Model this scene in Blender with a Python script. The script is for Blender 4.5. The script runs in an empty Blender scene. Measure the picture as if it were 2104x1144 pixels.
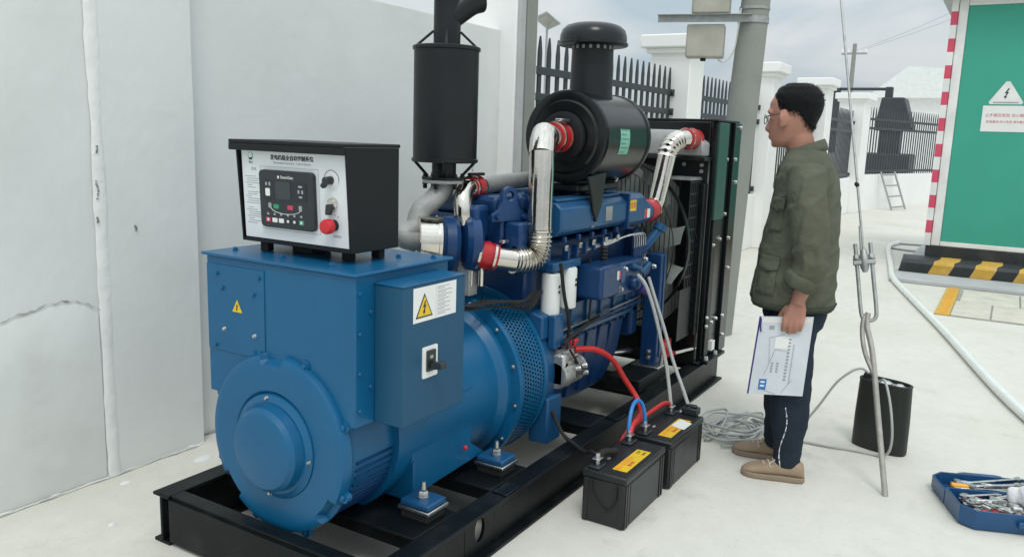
import bpy, bmesh, math, random
from mathutils import Vector, Matrix, Euler, noise
R = math.radians
random.seed(7)
scene = bpy.context.scene
col = scene.collection

# ------------------------------------------------------------------ camera
YAW, PITCH, ROLL, FPX, CAMH = 0.54226, -0.174008, 0.03377, 1681.5, 1.43
f_ = Vector((math.cos(PITCH)*math.cos(YAW), math.cos(PITCH)*math.sin(YAW), math.sin(PITCH)))
r_ = f_.cross(Vector((0, 0, 1))).normalized()
u_ = r_.cross(f_)
r2 = math.cos(ROLL)*r_ + math.sin(ROLL)*u_
u2 = -math.sin(ROLL)*r_ + math.cos(ROLL)*u_
cam_d = bpy.data.cameras.new('camera')
cam = bpy.data.objects.new('camera', cam_d); col.objects.link(cam)
cm = Matrix((r2, u2, -f_)).transposed().to_4x4(); cm.translation = (0, 0, CAMH)
cam.matrix_world = cm
cam_d.sensor_width = 36; cam_d.sensor_fit = 'HORIZONTAL'
cam_d.lens = FPX/2104*36
cam_d.clip_start = 0.05; cam_d.clip_end = 2000
scene.camera = cam

# ------------------------------------------------------------------ sky, sun, exposure
SUN_AZ, SUN_EL = R(214), R(58)          # direction the light comes from (angle from +x)
world = bpy.data.worlds.new('World'); scene.world = world; world.use_nodes = True
wn = world.node_tree; wn.nodes.clear()
def N(nt, t, **k):
    n = nt.nodes.new(t)
    for a, b in k.items():
        if a.startswith('_'): n.inputs[int(a[1:])].default_value = b
        else: setattr(n, a, b)
    return n
out = N(wn, 'ShaderNodeOutputWorld'); bg = N(wn, 'ShaderNodeBackground')
sky = N(wn, 'ShaderNodeTexSky'); sky.sky_type = 'NISHITA'; sky.sun_disc = False
sky.sun_elevation = SUN_EL; sky.sun_rotation = R(90) - SUN_AZ; sky.dust_density = 3; sky.air_density = 1.0
tc = N(wn, 'ShaderNodeTexCoord'); sep = N(wn, 'ShaderNodeSeparateXYZ')
wn.links.new(tc.outputs['Generated'], sep.inputs[0])
# overcast deck: brightens from horizon to zenith as a real cloud layer does, with soft cloud shapes
mx = N(wn, 'ShaderNodeMath', operation='MAXIMUM', _1=0.0); wn.links.new(sep.outputs[2], mx.inputs[0])
gr = N(wn, 'ShaderNodeMath', operation='MULTIPLY_ADD', _1=10.2, _2=5.9); wn.links.new(mx.outputs[0], gr.inputs[0])
mp = N(wn, 'ShaderNodeMapping'); mp.inputs['Scale'].default_value = (1, 1, 3.2); wn.links.new(tc.outputs['Generated'], mp.inputs[0])
cn = N(wn, 'ShaderNodeTexNoise'); cn.inputs['Scale'].default_value = 4.2; cn.inputs['Detail'].default_value = 7; cn.inputs['Distortion'].default_value = .35; cn.inputs['Roughness'].default_value = .5
wn.links.new(mp.outputs[0], cn.inputs['Vector'])
cr = N(wn, 'ShaderNodeValToRGB'); cr.color_ramp.elements[0].position = .33; cr.color_ramp.elements[1].position = .60
cr.color_ramp.elements[0].color = (.66, .80, .90, 1); cr.color_ramp.elements[1].color = (1.02, 1.075, 1.09, 1)
wn.links.new(cn.outputs['Fac'], cr.inputs[0])
vm = N(wn, 'ShaderNodeVectorMath', operation='SCALE'); wn.links.new(cr.outputs[0], vm.inputs[0]); wn.links.new(gr.outputs[0], vm.inputs['Scale'])
mix = N(wn, 'ShaderNodeMix', data_type='RGBA'); mix.inputs[0].default_value = .93
wn.links.new(sky.outputs[0], mix.inputs[6]); wn.links.new(vm.outputs[0], mix.inputs[7])
wn.links.new(mix.outputs[2], bg.inputs[0]); bg.inputs[1].default_value = 0.1
wn.links.new(bg.outputs[0], out.inputs[0])
sun_d = bpy.data.lights.new('sun', 'SUN'); sun_d.energy = 1.0; sun_d.angle = R(18); sun_d.color = (1, .97, .92)
sun = bpy.data.objects.new('sun', sun_d); col.objects.link(sun)
sd = Vector((math.cos(SUN_EL)*math.cos(SUN_AZ), math.cos(SUN_EL)*math.sin(SUN_AZ), math.sin(SUN_EL)))
sun.rotation_euler = sd.to_track_quat('Z', 'Y').to_euler(); sun.location = (0, 0, 12)
scene.view_settings.view_transform = 'Standard'; scene.view_settings.look = 'None'
scene.view_settings.exposure = 0.03; scene.view_settings.gamma = 1; scene.view_settings.use_curve_mapping = False
scene.cycles.use_denoising = True
scene.cycles.max_bounces = 8; scene.cycles.sample_clamp_indirect = 8
scene.render.filter_size = 1.7

# ------------------------------------------------------------------ materials
def mat(name, c, rough=.5, metal=0., var=.10, vs=4., bump=0., bs=40., rvar=.08, coat=0., spec=.5, dirt=None, dscale=2.5):
    m = bpy.data.materials.new(name); m.use_nodes = True; nt = m.node_tree
    b = nt.nodes['Principled BSDF']
    b.inputs['Roughness'].default_value = rough; b.inputs['Metallic'].default_value = metal
    b.inputs['Specular IOR Level'].default_value = spec; b.inputs['Coat Weight'].default_value = coat
    t = N(nt, 'ShaderNodeTexCoord')
    n = N(nt, 'ShaderNodeTexNoise'); n.inputs['Scale'].default_value = vs; n.inputs['Detail'].default_value = 5
    nt.links.new(t.outputs['Object'], n.inputs['Vector'])
    ra = N(nt, 'ShaderNodeValToRGB'); e = ra.color_ramp.elements
    e[0].position = .3; e[1].position = .7
    e[0].color = tuple(max(0, x*(1-var)) for x in c)+(1,); e[1].color = tuple(min(1, x*(1+var)) for x in c)+(1,)
    nt.links.new(n.outputs['Fac'], ra.inputs[0]); cout = ra.outputs[0]
    if dirt:
        dn = N(nt, 'ShaderNodeTexNoise'); dn.inputs['Scale'].default_value = dscale; dn.inputs['Detail'].default_value = 8; dn.inputs['Roughness'].default_value = .62
        nt.links.new(t.outputs['Object'], dn.inputs['Vector'])
        dr = N(nt, 'ShaderNodeValToRGB'); dr.color_ramp.elements[0].position = .52; dr.color_ramp.elements[1].position = .78
        nt.links.new(dn.outputs['Fac'], dr.inputs[0])
        dm = N(nt, 'ShaderNodeMix', data_type='RGBA'); dm.inputs[7].default_value = tuple(dirt[:3])+(1,)
        ml = N(nt, 'ShaderNodeMath', operation='MULTIPLY', _1=dirt[3]); nt.links.new(dr.outputs[0], ml.inputs[0])
        nt.links.new(ml.outputs[0], dm.inputs[0]); nt.links.new(cout, dm.inputs[6]); cout = dm.outputs[2]
    nt.links.new(cout, b.inputs['Base Color'])
    if rvar:
        rr = N(nt, 'ShaderNodeMapRange'); rr.inputs[3].default_value = max(.02, rough-rvar); rr.inputs[4].default_value = min(1, rough+rvar)
        n2 = N(nt, 'ShaderNodeTexNoise'); n2.inputs['Scale'].default_value = vs*3; n2.inputs['Detail'].default_value = 4
        nt.links.new(t.outputs['Object'], n2.inputs['Vector']); nt.links.new(n2.outputs['Fac'], rr.inputs[0])
        nt.links.new(rr.outputs[0], b.inputs['Roughness'])
    if bump:
        bn = N(nt, 'ShaderNodeTexNoise'); bn.inputs['Scale'].default_value = bs; bn.inputs['Detail'].default_value = 5
        nt.links.new(t.outputs['Object'], bn.inputs['Vector'])
        bp = N(nt, 'ShaderNodeBump'); bp.inputs['Strength'].default_value = bump; bp.inputs['Distance'].default_value = .02
        nt.links.new(bn.outputs['Fac'], bp.inputs['Height']); nt.links.new(bp.outputs[0], b.inputs['Normal'])
    return m
M = {}
M['blue'] = mat('alternator blue paint', (.004, .100, .228), .32, spec=.42, var=.07, bump=.05, bs=260)
M['bluegrey'] = mat('breaker box blue', (.014, .078, .150), .42, spec=.3, var=.04)
M['navy'] = mat('engine blue paint', (.006, .040, .128), .34, spec=.4, var=.14, bump=.05, bs=60, vs=9)
M['navy_light'] = mat('manifold blue paint', (.011, .078, .190), .34, spec=.4, var=.12, bump=.05, bs=60, vs=9)
M['black'] = mat('satin black paint', (.008, .010, .012), .42, spec=.35, var=.25, bump=.03, bs=150, vs=5)
M['gloss'] = mat('gloss black enamel', (.006, .008, .009), .24, spec=.4, var=.25, vs=6, rvar=.05)
M['frame'] = mat('skid black enamel', (.005, .007, .008), .38, spec=.2, var=.3, vs=5, bump=.05, bs=30, dirt=(.10, .10, .095, .18), dscale=5)
M['panelblack'] = mat('powder coat black', (.008, .010, .012), .5, spec=.28, var=.1, bump=.05, bs=400)
M['rubber'] = mat('black rubber', (.012, .012, .012), .75)
M['plastic'] = mat('dark plastic', (.020, .026, .030), .40, var=.06)
M['battery'] = mat('battery plastic', (.016, .018, .019), .38, var=.15, bump=.03, bs=90)
M['white'] = mat('white plate', (.72, .75, .77), .35, var=.03)
M['paper'] = mat('sticker white', (.78, .78, .76), .5, var=.03)
M['yellow'] = mat('warning yellow', (.75, .50, .02), .45, var=.05)
M['amber'] = mat('label amber', (.80, .36, .02), .4, var=.15, vs=30)
M['ink'] = mat('printing ink', (.03, .03, .035), .6, var=.05)
M['greyink'] = mat('grey print', (.33, .35, .37), .6, var=.05)
M['redink'] = mat('red print', (.55, .05, .06), .55, var=.05)
M['red'] = mat('red plastic', (.55, .02, .03), .35, var=.08)
M['hose'] = mat('red silicone hose', (.42, .012, .018), .35, var=.15, vs=30, bump=.1, bs=80)
M['redcable'] = mat('red cable', (.50, .02, .02), .45, var=.15, vs=12)
M['bluecable'] = mat('blue cable', (.02, .20, .55), .45)
M['chrome'] = mat('polished stainless', (.64, .605, .55), .13, metal=1, var=.05, vs=14, bump=.05, bs=25, rvar=.04)
M['steel'] = mat('zinc steel', (.55, .56, .56), .35, metal=1, var=.12, vs=30)
M['castgrey'] = mat('cast exhaust grey', (.34, .345, .335), .6, metal=.35, var=.12, vs=20, bump=.2, bs=120)
M['alu'] = mat('cast aluminium', (.50, .50, .48), .42, metal=.8, var=.2, vs=40, bump=.2, bs=90)
M['zinc'] = mat('galvanised steel', (.36, .38, .37), .5, metal=.6, var=.15, vs=30, bump=.1, bs=60)
M['green'] = mat('cabinet green', (.040, .345, .245), .55, var=.05, vs=1.5, bump=.02, bs=80)
M['dkgreen'] = mat('dark green coat', (.012, .060, .045), .4, var=.1)
M['labelgreen'] = mat('pale green label', (.20, .48, .36), .5, var=.06)
M['led'] = mat('button green', (.02, .30, .15), .4)
M['pink'] = mat('button pink', (.55, .05, .12), .4)
M['screen'] = mat('lcd dark', (.035, .047, .053), .25, var=.04)
M['screenrim'] = mat('lcd rim', (.012, .018, .024), .3, var=.04)
M['fan'] = mat('fan blade', (.15, .17, .155), .45, var=.1)
M['core'] = mat('radiator core', (.40, .43, .39), .6, var=.2, vs=9)
M['filter'] = mat('filter white', (.70, .73, .70), .3, var=.04)
M['greycable'] = mat('grey cable', (.42, .43, .41), .5, var=.1)
M['pvc'] = mat('white pvc pipe', (.76, .78, .74), .3, var=.05)
M['wall'] = mat('wall plaster', (.745, .765, .745), .8, var=.05, vs=1.6, bump=.12, bs=18, dirt=(.64, .645, .62, .45), dscale=2.2)
M['wallwhite'] = mat('white wall paint', (.85, .85, .83), .8, var=.035, vs=1.2, bump=.08, bs=14, dirt=(.66, .66, .62, .35), dscale=1.2)
M['caulk'] = mat('plaster fillet', (.80, .81, .79), .8, var=.05, vs=6, bump=.25, bs=25)
M['crackstain'] = mat('crack grime', (.33, .33, .31), .9, var=.25, vs=20)
M['pole'] = mat('pole concrete', (.25, .262, .238), .85, var=.12, vs=3, bump=.15, bs=50, dirt=(.18, .185, .165, .5), dscale=3)
M['meter'] = mat('weathered meter box', (.40, .385, .33), .6, var=.12, vs=8, dirt=(.24, .22, .17, .55), dscale=6)
M['fence'] = mat('fence slate grey', (.028, .036, .041), .5, var=.12, vs=5)
M['pinkband'] = mat('reflective red', (.62, .07, .13), .45)
M['whiteband'] = mat('reflective white', (.75, .75, .73), .45)
M['kerbblack'] = mat('kerb black', (.022, .026, .028), .55, var=.2, vs=10, dirt=(.12, .12, .11, .3))
M['kerbyellow'] = mat('kerb yellow', (.60, .36, .055), .65, var=.14, vs=9, dirt=(.42, .36, .22, .5), dscale=7)
M['slabgrey'] = mat('slab concrete', (.44, .45, .445), .85, var=.08, vs=5, bump=.15, bs=60)
M['skin'] = mat('skin', (.385, .188, .135), .5, var=.10, vs=14, bump=.04, bs=160, spec=.4)
M['hair'] = mat('black hair', (.0055, .0055, .007), .6, spec=.18, var=.3, vs=60, bump=.3, bs=220)
M['jacket'] = mat('olive jacket', (.102, .108, .078), .9, var=.13, vs=9, bump=.35, bs=42, spec=.2)
M['jacket_dark'] = mat('olive seam', (.05, .058, .040), .85, var=.1, vs=10, spec=.2)
M['trouser'] = mat('navy trousers', (.017, .026, .040), .8, var=.2, vs=9, bump=.2, bs=60, spec=.2)
M['suede'] = mat('tan suede', (.34, .255, .175), .9, var=.10, vs=12, bump=.1, bs=200, spec=.2)
M['sole'] = mat('tan sole', (.27, .205, .145), .8, var=.08)
M['lace'] = mat('cream lace', (.55, .50, .40), .8)
M['folder'] = mat('clear folder', (.62, .655, .69), .3, var=.07, vs=9, bump=.08, bs=20)
M['purple'] = mat('purple zip', (.05, .04, .20), .4)
M['bluelogo'] = mat('blue print', (.01, .17, .50), .5)
M['olivecan'] = mat('olive drab can', (.016, .020, .016), .5, var=.2, vs=10)
M['toolcase'] = mat('tool case blue', (.012, .075, .19), .35, var=.08)
M['toolin'] = mat('tool case inner', (.012, .060, .16), .5, var=.1)
M['tool'] = mat('tool steel', (.55, .55, .54), .3, metal=.9, var=.2, vs=40)
M['glove'] = mat('cotton glove', (.72, .71, .72), .9, var=.06, vs=40, bump=.3, bs=160)
M['trench'] = mat('dusty concrete cover', (.58, .555, .47), .85, var=.1, vs=6, bump=.2, bs=50, dirt=(.40, .37, .30, .5), dscale=5)
M['patch'] = mat('bare cement patch', (.705, .725, .70), .88, var=.05, vs=3, bump=.10, bs=24, dirt=(.56, .565, .535, .55), dscale=4)
M['leaf'] = mat('leaf', (.05, .085, .035), .6, var=.4, vs=5)
M['bark'] = mat('bark', (.10, .08, .06), .9)
M['far'] = mat('far render', (.80, .81, .81), .8, var=.05)
M['farroof'] = mat('far roof', (.74, .77, .76), .7, var=.06)
M['digger'] = mat('digger dark', (.036, .044, .050), .5, var=.2)
M['lens'] = mat('spectacle lens', (.45, .50, .50), .05, var=.02)
M['rope'] = mat('guy rod', (.40, .39, .35), .5, metal=.4, var=.15, vs=30)
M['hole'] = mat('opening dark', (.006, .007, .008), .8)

# ------------------------------------------------------------------ mesh helpers
class MB:
    def __init__(s): s.v = []; s.f = []
    def add(s, vs, fs):
        o = len(s.v); s.v += [Vector(p) for p in vs]; s.f += [tuple(i+o for i in f) for f in fs]; return s
    def box(s, x0, x1, y0, y1, z0, z1, T=None):
        vs = [Vector((x, y, z)) for z in (z0, z1) for y in (y0, y1) for x in (x0, x1)]
        if T is not None: vs = [T @ v for v in vs]
        return s.add(vs, [(0, 2, 3, 1), (4, 5, 7, 6), (0, 1, 5, 4), (2, 6, 7, 3), (0, 4, 6, 2), (1, 3, 7, 5)])
    def ring(s, rings, caps=True, closed=False):
        n = len(rings[0]); o = len(s.v); m = len(rings)
        for r in rings: s.v += [Vector(p) for p in r]
        for i in range(m if closed else m-1):
            a = o+i*n; b = o+((i+1) % m)*n
            for j in range(n):
                k = (j+1) % n; s.f.append((a+j, a+k, b+k, b+j))
        if caps and not closed:
            s.f.append(tuple(o+j for j in range(n))[::-1]); s.f.append(tuple(o+(m-1)*n+j for j in range(n)))
        return s
    def cyl(s, p0, p1, r0, r1=None, n=24, caps=True):
        r1 = r0 if r1 is None else r1; p0 = Vector(p0); p1 = Vector(p1)
        return s.lathe(p0, p1-p0, [(0, r0), ((p1-p0).length, r1)], n, caps)
    def lathe(s, o, ax, prof, n=32, caps=True):
        o = Vector(o); ax = Vector(ax).normalized()
        a = ax.orthogonal().normalized(); b = ax.cross(a)
        return s.ring([[o+ax*t+(a*math.cos(2*math.pi*j/n)+b*math.sin(2*math.pi*j/n))*max(r, 1e-4) for j in range(n)] for t, r in prof], caps)
    def tube(s, pts, r, n=10, caps=True):
        pts = [Vector(p) for p in pts]; rf = r if callable(r) else (lambda t: r)
        t0 = (pts[1]-pts[0]).normalized(); a = t0.orthogonal().normalized(); rings = []
        for i, p in enumerate(pts):
            t = (pts[min(i+1, len(pts)-1)]-pts[max(i-1, 0)]).normalized()
            a = (a-t*a.dot(t)).normalized(); b = t.cross(a); rr = rf(i/(len(pts)-1))
            rings.append([p+(a*math.cos(2*math.pi*j/n)+b*math.sin(2*math.pi*j/n))*rr for j in range(n)])
        return s.ring(rings, caps)
    def sphere(s, c, r, n=16, m=10, sc=(1, 1, 1)):
        c = Vector(c)
        return s.ring([[c+Vector((r*sc[0]*math.sin(t)*math.cos(2*math.pi*j/n), r*sc[1]*math.sin(t)*math.sin(2*math.pi*j/n), r*sc[2]*math.cos(t))) for j in range(n)] for t in [math.pi*(m-i)/m if 0 < i < m else (math.pi-.02 if i == 0 else .02) for i in range(m+1)]])
    def prism(s, poly, T, h):
        """poly in 2-D, extruded h along local z of T"""
        n = len(poly); vs = [T @ Vector((p[0], p[1], 0)) for p in poly]+[T @ Vector((p[0], p[1], h)) for p in poly]
        fs = [tuple(range(n))[::-1], tuple(range(n, 2*n))]+[(i, (i+1) % n, n+(i+1) % n, n+i) for i in range(n)]
        return s.add(vs, fs)
    def build(s, name, m, parent=None, bevel=0., ang=38, seg=2, smooth=True):
        me = bpy.data.meshes.new(name); me.from_pydata(s.v, [], s.f); me.update()
        bm = bmesh.new(); bm.from_mesh(me); bmesh.ops.recalc_face_normals(bm, faces=bm.faces); bm.to_mesh(me); bm.free()
        return link(name, me, m, parent, bevel, ang, seg, smooth)
def link(name, me, m, parent=None, bevel=0., ang=38, seg=2, smooth=True):
    me.materials.clear(); me.materials.append(M[m] if isinstance(m, str) else m)
    if smooth and len(me.polygons): me.shade_smooth(); me.set_sharp_from_angle(angle=R(ang))
    o = bpy.data.objects.new(name, me); col.objects.link(o)
    if parent is not None:
        o.parent = parent
        if parent.type == 'EMPTY' and parent not in LOCAL: o.matrix_parent_inverse = Matrix.Translation(parent.location).inverted()
    if bevel:
        b = o.modifiers.new('bevel', 'BEVEL'); b.width = bevel; b.segments = seg; b.limit_method = 'ANGLE'; b.angle_limit = R(35)
    return o
def tag(o, label, cat=None, group=None, kind=None):
    o['label'] = label
    if cat: o['category'] = cat
    if group: o['group'] = group
    if kind: o['kind'] = kind
    return o
def thing(name, loc, label, cat, group=None):
    o = bpy.data.objects.new(name, None); col.objects.link(o); o.location = loc; o.empty_display_size = .1
    return tag(o, label, cat, group)
def struct(o): o['kind'] = 'structure'; return o
def FR(o, right, up):
    """frame: local x=right, y=up, z=outward normal"""
    r = Vector(right).normalized(); u = Vector(up).normalized(); n = r.cross(u); u = n.cross(r)
    m = Matrix((r, u, n)).transposed().to_4x4(); m.translation = Vector(o); return m
LOCAL = []
def text(name, s, size, T, m, parent, align='CENTER', depth=.0004, weight=0.):
    c = bpy.data.curves.new('t', 'FONT'); c.body = s; c.size = size; c.align_x = align; c.align_y = 'CENTER'; c.extrude = depth; c.offset = weight
    c.resolution_u = 2
    o = bpy.data.objects.new('t', c); col.objects.link(o)
    dg = bpy.context.evaluated_depsgraph_get(); me = bpy.data.meshes.new_from_object(o.evaluated_get(dg))
    bpy.data.objects.remove(o); me.name = name
    me.transform(T)
    return link(name, me, m, parent, smooth=False)
def bez(p0, p1, p2, p3, n=16):
    p0, p1, p2, p3 = map(Vector, (p0, p1, p2, p3))
    return [p0*(1-t)**3+p1*3*t*(1-t)**2+p2*3*t*t*(1-t)+p3*t**3 for t in [i/n for i in range(n+1)]]
def crom(pts, n=8):
    P = [Vector(p) for p in pts]; P = [2*P[0]-P[1]]+P+[2*P[-1]-P[-2]]; o = []
    for i in range(1, len(P)-2):
        for k in range(n):
            t = k/n; a, b, c, d = P[i-1:i+3]
            o.append(.5*((2*b)+(c-a)*t+(2*a-5*b+4*c-d)*t*t+(3*b-a-3*c+d)*t**3))
    return o+[P[-2]]
def rrect(w, h, r, n=4):
    o = []
    for cx, cy, a0 in ((w/2-r, h/2-r, 0), (-w/2+r, h/2-r, 90), (-w/2+r, -h/2+r, 180), (w/2-r, -h/2+r, 270)):
        for k in range(n+1):
            a = R(a0+90*k/n); o.append((cx+r*math.cos(a), cy+r*math.sin(a)))
    return o
def hexbolt(name, p, ax, r, h, m, parent):
    b = MB(); p = Vector(p); ax = Vector(ax).normalized()
    b.lathe(p, ax, [(0, r*1.25), (h*.25, r*1.25)], 12); b.lathe(p+ax*h*.2, ax, [(0, r), (h*.8, r), (h, r*.85)], 6)
    return b.build(name, m, parent, ang=30)

# ================================================================== SETTING
def ground_mat():
    m = bpy.data.materials.new('concrete yard'); m.use_nodes = True; nt = m.node_tree; b = nt.nodes['Principled BSDF']
    b.inputs['Roughness'].default_value = .82; b.inputs['Specular IOR Level'].default_value = .3
    t = N(nt, 'ShaderNodeTexCoord')
    def noi(s, d=6, ro=.55):
        n = N(nt, 'ShaderNodeTexNoise'); n.inputs['Scale'].default_value = s; n.inputs['Detail'].default_value = d; n.inputs['Roughness'].default_value = ro
        nt.links.new(t.outputs['Object'], n.inputs['Vector']); return n.outputs['Fac']
    def ramp(f, p0, c0, p1, c1):
        r = N(nt, 'ShaderNodeValToRGB'); e = r.color_ramp.elements; e[0].position = p0; e[1].position = p1; e[0].color = c0+(1,); e[1].color = c1+(1,)
        nt.links.new(f, r.inputs[0]); return r.outputs[0]
    def mixc(fac, a, bb):
        x = N(nt, 'ShaderNodeMix', data_type='RGBA')
        if isinstance(fac, float): x.inputs[0].default_value = fac
        else: nt.links.new(fac, x.inputs[0])
        nt.links.new(a, x.inputs[6])
        if isinstance(bb, tuple): x.inputs[7].default_value = bb+(1,)
        else: nt.links.new(bb, x.inputs[7])
        return x.outputs[2]
    c = ramp(noi(1.1), .3, (.595, .583, .525), .7, (.672, .658, .597))
    c = mixc(.5, c, ramp(noi(9, 8, .65), .3, (.575, .56, .495), .72, (.695, .675, .60)))
    st = ramp(noi(.75, 7, .6), .50, (0, 0, 0), .72, (.8, .8, .8)); c = mixc(st, c, (.565, .54, .45))
    sp = ramp(noi(2.3, 9, .72), .57, (0, 0, 0), .74, (.75, .75, .75)); c = mixc(sp, c, (.44, .425, .37))
    gr_ = ramp(noi(42, 4, .8), .60, (0, 0, 0), .70, (.6, .6, .6)); c = mixc(gr_, c, (.38, .37, .33))
    wt = ramp(noi(5.5, 6, .6), .66, (0, 0, 0), .74, (.6, .6, .6)); c = mixc(wt, c, (.74, .73, .69))
    nt.links.new(c, b.inputs['Base Color'])
    bp = N(nt, 'ShaderNodeBump'); bp.inputs['Strength'].default_value = .18; bp.inputs['Distance'].default_value = .01
    nt.links.new(noi(70, 6, .7), bp.inputs['Height']); nt.links.new(bp.outputs[0], b.inputs['Normal'])
    return m
M['ground'] = ground_mat()
g = MB(); g.add([(-60, -120, 0), (400, -120, 0), (400, 200, 0), (-60, 200, 0)], [(0, 1, 2, 3)])
struct(g.build('ground', 'ground', smooth=False))

# ---- rendered boundary wall beside the generator
WY = 3.02
wl = thing('boundary_wall', (0, WY, 0), 'long pale grey plastered wall behind the generator with a raised pilaster', 'wall')
def wobble_wall(x0, x1, y, z1, name, m, th=.24):
    b = MB(); nx = max(2, int((x1-x0)/.12)); nz = 18
    vs = []; fs = []
    for k in range(nz+1):
        for i in range(nx+1):
            x = x0+(x1-x0)*i/nx; z = z1*k/nz
            vs.append((x, y+.006*noise.noise((x*1.7, z*1.9, y)), z))
    for k in range(nz):
        for i in range(nx): a = k*(nx+1)+i; fs.append((a, a+1, a+nx+2, a+nx+1))
    b.add(vs, fs); b.box(x0, x1, y+.02, y+th, 0, z1)
    return b.build(name, m, wl, ang=60)
wobble_wall(-2.5, 1.9, WY, 2.75, 'wall_face', 'wall')
wobble_wall(1.9, 2.325, WY-.008, 2.75, 'pilaster', 'wall')
wobble_wall(2.325, 4.865, WY+.065, 2.12, 'wall_face', 'wall')
cb = MB(); vs = []; 
for k in range(61):
    z = 2.75*k/60; w = .024+.010*noise.noise((z*3.2, 3, 1))+.005*noise.noise((z*17, 3, 5)); o = .005*noise.noise((z*1.4, 9, 2))
    vs.append([(1.885+o-w, WY-.0045, z), (1.885+o-w*.6, WY-.0095, z), (1.885+o+w*.6, WY-.0130, z), (1.885+o+w, WY-.0095, z)])
cb.ring(vs, caps=True); cb.build('plaster_seam', 'caulk', wl, ang=60)
# hairline cracks and grime along the seam, built as thin raised beads of filler
def bead(name, pts, r, m):
    p = crom(pts, 14); p = [q+Vector((.006*noise.noise(q*19), 0, .012*noise.noise(q*23+Vector((5, 5, 5)))+.006*noise.noise(q*90))) for q in p]
    MB().tube(p, lambda t: r*(.15+1.7*max(0, noise.noise((t*23, r*900, 2))+.25)), 6).build(name, m, wl)
pb = MB(); top_ = crom([(.2, WY, .40), (.7, WY, .50), (1.15, WY, .615), (1.35, WY, .665), (1.52, WY, .71), (1.66, WY, .74), (1.78, WY, .735), (1.855, WY, .69)], 5); vs = []
for q in top_: vs += [(q.x, WY-.0035, .002), (q.x, WY-.0062+.002*noise.noise((q.x*6, 2, 1)), q.z*.35), (q.x, WY-.0060+.002*noise.noise((q.x*6, 5, 1)), q.z*.7), (q.x, WY-.0050, q.z-.012), (q.x, WY+.004, q.z)]
pb.add(vs, [(5*i+k, 5*i+5+k, 5*i+6+k, 5*i+1+k) for i in range(len(top_)-1) for k in range(4)]); pb.build('render_patch', 'patch', wl, ang=60)
bead('crack', [(.9, WY-.004, .56), (1.15, WY-.004, .62), (1.35, WY-.004, .67), (1.52, WY-.004, .715), (1.66, WY-.004, .745), (1.78, WY-.004, .74), (1.87, WY-.006, .69)], .0024, 'crackstain')
for sx, sz, l in ((1.872, 1.20, .07), (1.876, 1.335, .03), (1.868, 1.06, .025), (1.45, .60, .04), (1.33, .52, .03), (1.255, .40, .025), (2.03, 1.02, .02)):
    bead('stain_mark', [(sx, WY-.004 if sx < 1.8 else WY-.0115, sz), (sx+.004, WY-.004 if sx < 1.8 else WY-.0115, sz-l*.5), (sx+.002, WY-.004 if sx < 1.8 else WY-.0115, sz-l)], .004, 'crackstain')
# rough mortar line where wall meets ground
rm_ = random.Random(4); xx = .2
while xx < 2.30:
    L = rm_.uniform(.05, .22); n_ = max(3, int(L/.018)); r0_ = rm_.uniform(.004, .011)
    p = [(xx+L*i/n_, WY-.013+.012*noise.noise((xx*7+i*.5, 1, 4)), .002+.004*noise.noise((i*.7, xx, 2))) for i in range(n_+1)]
    MB().tube(p, lambda t: r0_*(.35+1.1*abs(noise.noise((t*9+xx*13, 3, 3))))*math.sin(math.pi*(.06+.88*t))**.5, 6).build('mortar_crust', 'caulk' if rm_.random() < .7 else 'patch', wl)
    xx += L*rm_.uniform(.85, 1.25)
p = [(-1+.04*i, WY-.028+.014*noise.noise((i*.37, 1, 4)), .002) for i in range(83)]
MB().tube(p, lambda t: .001+.009*max(0, noise.noise((t*60, 3, 8))), 5).build('base_crack', 'crackstain', wl)
p = [(2.33+.05*i, WY+.055+.008*noise.noise((i*.5, 1, 4)), .002) for i in range(48)]
MB().tube(p, lambda t: .004+.006*abs(noise.noise((t*60, 3, 8))), 5).build('base_crack', 'crackstain', wl)
bead('crack', [(4.55, WY+.063, 1.42), (4.57, WY+.063, 1.30), (4.56, WY+.063, 1.18)], .004, 'crackstain')
for i, (x, y, r) in enumerate(((2.20, 2.86, .030), (1.62, 2.62, .010), (1.86, 2.90, .016))):
    b = MB(); b.ring([[(x+rr*(1+.35*noise.noise((j, i, 1)))*math.cos(j*.5236)*1.5, y+rr*(1+.3*noise.noise((j, i, 5)))*math.sin(j*.5236), z) for j in range(12)] for rr, z in ((r, .0005), (r*.8, .005), (r*.3, .007))])
    tag(b.build('mortar_splash', 'patch', ang=60), ('largest pale mortar splash beside the pilaster foot', 'small pale mortar splash in front of the skid corner', 'pale mortar splash under the plaster seam')[i], 'mortar', 'mortar splashes by the wall')

# ---- gate-side pillar with added strips that paint its front in grey shade
pw = thing('wall_pillar', (5.1, 3.1, 0), 'tall cream pillar at the wall end behind the grey shade strips', 'pillar')
MB().box(4.865, 5.155, 2.96, 3.40, 0, 3.0).build('shaft', 'wallwhite', pw, .012)
psh = thing('pillar_shade', (5.06, 2.9, 0), 'added grey strips painting the shaded front of the cream pillar', 'pipe')  # no pipe: the pillar front's grey shade, built as coloured strips
MB().box(4.872, 4.945, 2.935, 2.958, 0, 3.1).build('pale_shade_strip', 'slabgrey', psh, .004)
MB().box(4.950, 5.085, 2.925, 2.958, 0, 3.1).build('dark_shade_strip', 'pole', psh, .006)

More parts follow.
